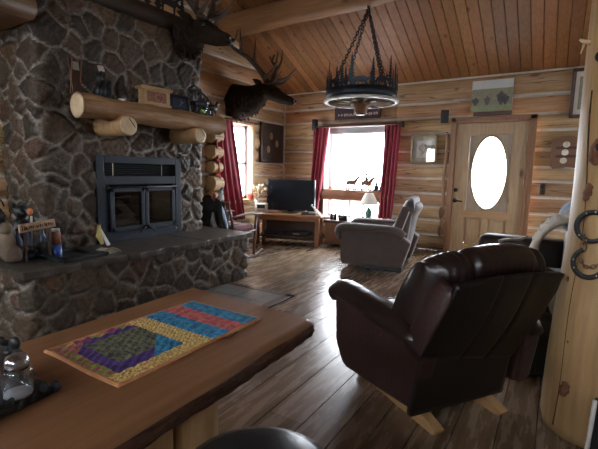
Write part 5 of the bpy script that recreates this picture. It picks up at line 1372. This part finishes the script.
shaker('glass shaker with dark contents behind the salt shaker in the caddy', (-1.105, .365, TZ+.018), 'dark_wood')
t = thing('napkin_roll', 'white crumpled napkin at the very left edge of the slab table', 'napkin', (-.985, .33, TZ))
mb = MB(); mb.ell((-.01, 0, .03), (.026, .03, .03)); mb.ell((-.03, .01, .02), (.03, .03, .02)); mb.build('folds', 'white', t)

# stool
t = thing('bar_stool', 'round dark leather stool top below the near side of the table', 'stool', (-.535, .695, 0))
mb = MB(); mb.lathe([(.0, .52), (.165, .52), (.196, .535), (.20, .57), (.19, .595), (.16, .608), (.08, .612), (.0, .613)], seg=48); mb.build('seat', 'stool_seat', t)
mb = MB(); mb.lathe([(.198, .532), (.204, .545), (.198, .555)], seg=48); mb.build('seat_band', 'iron_band', t)
for k in range(4):
    a = PI/4+k*PI/2; mb = MB(); mb.tube([(.09*math.cos(a), .09*math.sin(a), .51), (.15*math.cos(a), .15*math.sin(a), 0)], [.018, .016], 10); mb.build('leg', 'black_iron', t)
mb = MB(); mb.tube([(.125*math.cos(a), .125*math.sin(a), .20) for a in np.linspace(0, 2*PI, 28, endpoint=False)], .010, 8, closed=True); mb.build('foot_ring', 'black_iron', t)

# ------------------------------------------------------------------ on the hearth
HZ = .552
t = thing('serving_tray', 'flat dark framed tray lying on the stone hearth left of the insert', 'tray', (-3.42, 1.86, HZ), .1)
mb = MB()
for a in ((-.22, -.155, -.20, .20), (.155, .22, -.20, .20), (-.22, .22, -.20, -.14), (-.22, .22, .14, .20)): mb.bb((a[0], a[2], 0), (a[1], a[3], .03))
mb.build('rim', 'caddy_black', t, bevel=.006)
mb = MB(); mb.bb((-.17, -.16, .004), (.17, .16, .012)); mb.build('glass_panel', 'screen', t)
t = thing('ash_pan', 'curved metal ash scoop lying on the hearth right of the tray', 'ash scoop', (-3.26, 2.12, HZ), .2)
pp = [(lerp(-.10, .10, k/20), .012+.042*math.sin(PI*k/20)) for k in range(21)]
mb = MB(); mb.prism(pp+[(x, z-.012) for x, z in reversed(pp)], .0, .014, 'yz'); mb.build('rim', 'gilt', t)
mb = MB(); mb.prism([(-.09, .0)]+[(x*.95, z-.010) for x, z in pp]+[(.09, 0)], -.12, .0, 'yz'); mb.build('pan', 'steel_rim', t)
t = thing('hand_broom', 'short white and yellow hearth brush leaning against the insert corner', 'hearth brush', (-3.60, 2.24, HZ), 0)
mb = MB(); mb.prism([(-.035, .10), (.01, .21), (.03, .20), (.03, .03), (.0, .02)], .0, .02, 'yz'); o = mb.build('handle', 'yellow_tool', t, bevel=.004); o.rotation_euler = (0, -.25, 0)
mb = MB(); mb.prism([(.015, .17), (.03, .175), (.095, .01), (.055, .0)], .004, .018, 'yz'); o = mb.build('blade', 'white', t, bevel=.003); o.rotation_euler = (0, -.25, 0)
t = thing('wooden_sign', 'small wooden sign with dark lettering standing on the hearth among dark bottles', 'sign', (-3.46, 1.63, .83), 0)
mb = MB(); mb.box((0, 0, 0), (.02, .27, .065), (.10, 0, 0), .003); mb.build('board', 'sign_board', t)
for y in (-.09, .09):
    mb = MB(); mb.bb((-.012, y-.009, -.278), (-.004, y+.009, 0)); mb.build('stake', 'dark_wood', t)
rs_ = random.Random(12)
def scrawl(mb, y0, y1):
    y = y0
    while y < y1:
        w = rs_.uniform(.010, .016)
        for q in range(rs_.choice((2, 3, 3))):
            mb.cyl((.012, y+rs_.uniform(0, w), rs_.uniform(-.018, .0)), (.012, y+rs_.uniform(0, w), rs_.uniform(.0, .019)), .0026, seg=5)
        y += w+.004
mb = MB(); scrawl(mb, -.120, -.040); scrawl(mb, -.022, .045); o = mb.build('lettering', 'sign_ink', t); o.rotation_euler = (.10, 0, 0)
mb = MB(); scrawl(mb, .060, .118); o = mb.build('lettering', 'sign_red', t, label='reddish lettering'); o.rotation_euler = (.10, 0, 0)
t = thing('drink_can', 'blue can with pale pink top standing on the hearth beside the wooden sign', 'can', (-3.50, 1.79, HZ))
mb = MB(); mb.lathe([(.0, 0), (.036, 0), (.038, .01), (.038, .10)], seg=20); mb.build('body', 'blue_can', t)
mb = MB(); mb.lathe([(.034, .10), (.034, .20), (.03, .21), (.0, .21)], seg=20); mb.build('upper_label', 'box_red', t)
mb = MB(); mb.lathe([(.031, .21), (.03, .235), (.0, .24)], seg=20); mb.build('lid', 'mount', t)
for k, (x, y, h, lb) in enumerate(((-3.56, 1.53, .24, 'dark bottle on the hearth below the left end of the wooden sign'), (-3.58, 1.62, .22, 'dark bottle on the hearth below the middle of the wooden sign'), (-3.56, 1.71, .25, 'dark bottle on the hearth nearest the blue can'))):
    t = thing('glass_bottle', lb, 'bottle', (x, y, HZ), 0, 'dark bottles on the hearth')
    mb = MB(); mb.lathe([(.0, 0), (.034, 0), (.036, .02), (.036, h*.6), (.015, h*.8), (.014, h), (.0, h)], seg=18); mb.build('body', 'blue_glass', t)
    mb = MB(); mb.cyl((0, 0, h), (0, 0, h+.015), .016); mb.build('cap', 'insert_dark', t)
    mb = MB(); mb.lathe([(.0368, h*.2), (.0368, h*.5)], seg=18); mb.build('paper_label', 'picture_dark', t)
t = thing('bear_lamp', 'black bear figure with small orange light behind the wooden sign', 'bear figure', (-3.66, 1.60, HZ))
mb = MB(); mb.ell((0, 0, .17), (.07, .08, .17)); mb.ell((.02, 0, .38), (.05, .055, .055)); mb.ell((.06, 0, .37), (.03, .025, .022)); mb.ell((0, -.04, .43), (.014, .018, .02)); mb.ell((0, .04, .43), (.014, .018, .02)); mb.ell((.06, -.06, .05), (.06, .03, .04)); mb.ell((.06, .06, .05), (.06, .03, .04)); mb.tube([(.03, .07, .28), (.09, .06, .30), (.10, .03, .36)], [.028, .024, .02], 8); mb.build('body', 'caddy_black', t)
mb = MB(); mb.ell((.12, .02, .385), (.014, .022, .03)); mb.build('orange_flame', 'orange_paint', t)
mb = MB(); mb.cyl((.115, .03, .28), (.115, .03, .35), .008); mb.build('candle', 'mount', t)
t = thing('black_lantern', 'tall black lantern at the left end of the hearth by the chimney corner', 'lantern', (-3.96, 1.56, HZ))
mb = MB(); mb.lathe([(.0, 0), (.06, 0), (.06, .03), (.045, .05), (.05, .30), (.06, .32), (.03, .38), (.012, .40), (.0, .40)], seg=16); mb.build('body', 'caddy_black', t)
mb = MB(); mb.tube([(.0, .05*math.cos(a), .40+.07*math.sin(a)) for a in np.linspace(0, PI, 14)], .006, 6); mb.build('handle', 'black_iron', t)
t = thing('beige_sack', 'beige and brown sacks slumped at the far left of the hearth', 'sack', (-3.62, 1.36, .0))
t.location = (-3.56, 1.452, HZ)
mb = MB(); mb.ell((0, 0, .13), (.08, .06, .13)); mb.ell((.02, -.01, .27), (.05, .045, .05)); mb.build('upper_sack', 'beige_cloth', t, sub=1)
mb = MB(); mb.ell((.06, .02, .07), (.07, .05, .07)); mb.build('lower_sack', 'brown_cloth', t, sub=1)
# ------------------------------------------------------------------ camera
cam = bpy.data.cameras.new('camera'); co = bpy.data.objects.new('camera', cam); COL.objects.link(co)
cam.sensor_width = 36.0; cam.lens = 36.0*411.479/598; cam.clip_start = .02; cam.clip_end = 200
Rm = Matrix(((0.846, -0.086, 0.527), (0.533, 0.097, -0.840), (0.022, 0.992, 0.128)))
q = Rm.to_quaternion(); q.normalize()
co.matrix_world = Matrix.Translation((0, 0, 1.3)) @ q.to_matrix().to_4x4()
SC.camera = co
# ------------------------------------------------------------------ daylight: an overcast sky over snow
w = bpy.data.worlds.new('overcast_sky'); SC.world = w; w.use_nodes = True; nt = w.node_tree
bg = nt.nodes['Background']; tc = nd(nt, 'ShaderNodeTexCoord'); sx = nd(nt, 'ShaderNodeSeparateXYZ'); rp = nd(nt, 'ShaderNodeValToRGB')
nt.links.new(tc.outputs['Generated'], sx.inputs[0]); mr = nd(nt, 'ShaderNodeMapRange'); mr.inputs['From Min'].default_value = -1; nt.links.new(sx.outputs['Z'], mr.inputs['Value'])
nt.links.new(mr.outputs[0], rp.inputs['Fac'])
e = rp.color_ramp.elements; e[0].position = .30; e[0].color = (.22, .23, .25, 1); e[1].position = .62; e[1].color = (.90, .96, 1.05, 1)
nt.links.new(rp.outputs[0], bg.inputs['Color']); bg.inputs['Strength'].default_value = 27.0
def portal(name, loc, rot, sx_, sy_):
    L = bpy.data.lights.new(name, 'AREA'); L.shape = 'RECTANGLE'; L.size = sx_; L.size_y = sy_; L.cycles.is_portal = True
    o = bpy.data.objects.new(name, L); COL.objects.link(o); o.location = loc; o.rotation_euler = rot
portal('window_light', (-3.19, 7.42, 1.285), (-PI/2, 0, 0), 1.34, 1.72)
portal('window_light', (-.945, 7.42, 1.335), (-PI/2, 0, 0), .52, 1.15)
portal('window_light', (-5.22, 5.57, 1.435), (0, -PI/2, 0), 1.34, .9)
portal('window_light', (-4.3, YF-.25, 1.875), (PI/2, 0, 0), .9, .95)  # portal of the added window behind the camera
portal('window_light', (XR+.25, 5.275, 1.45), (0, PI/2, 0), 1.1, .75)  # portal of the added right-wall window
SC.cycles.max_bounces = 10; SC.cycles.diffuse_bounces = 6; SC.cycles.glossy_bounces = 4; SC.cycles.transparent_max_bounces = 12
SC.cycles.caustics_reflective = False; SC.cycles.caustics_refractive = False; SC.cycles.sample_clamp_indirect = 8
vs_ = SC.view_settings; SC.display_settings.display_device = 'sRGB'
vs_.view_transform = 'Standard'; vs_.look = 'None'; vs_.gamma = 1.0; vs_.use_curve_mapping = False; vs_.exposure = 0.55
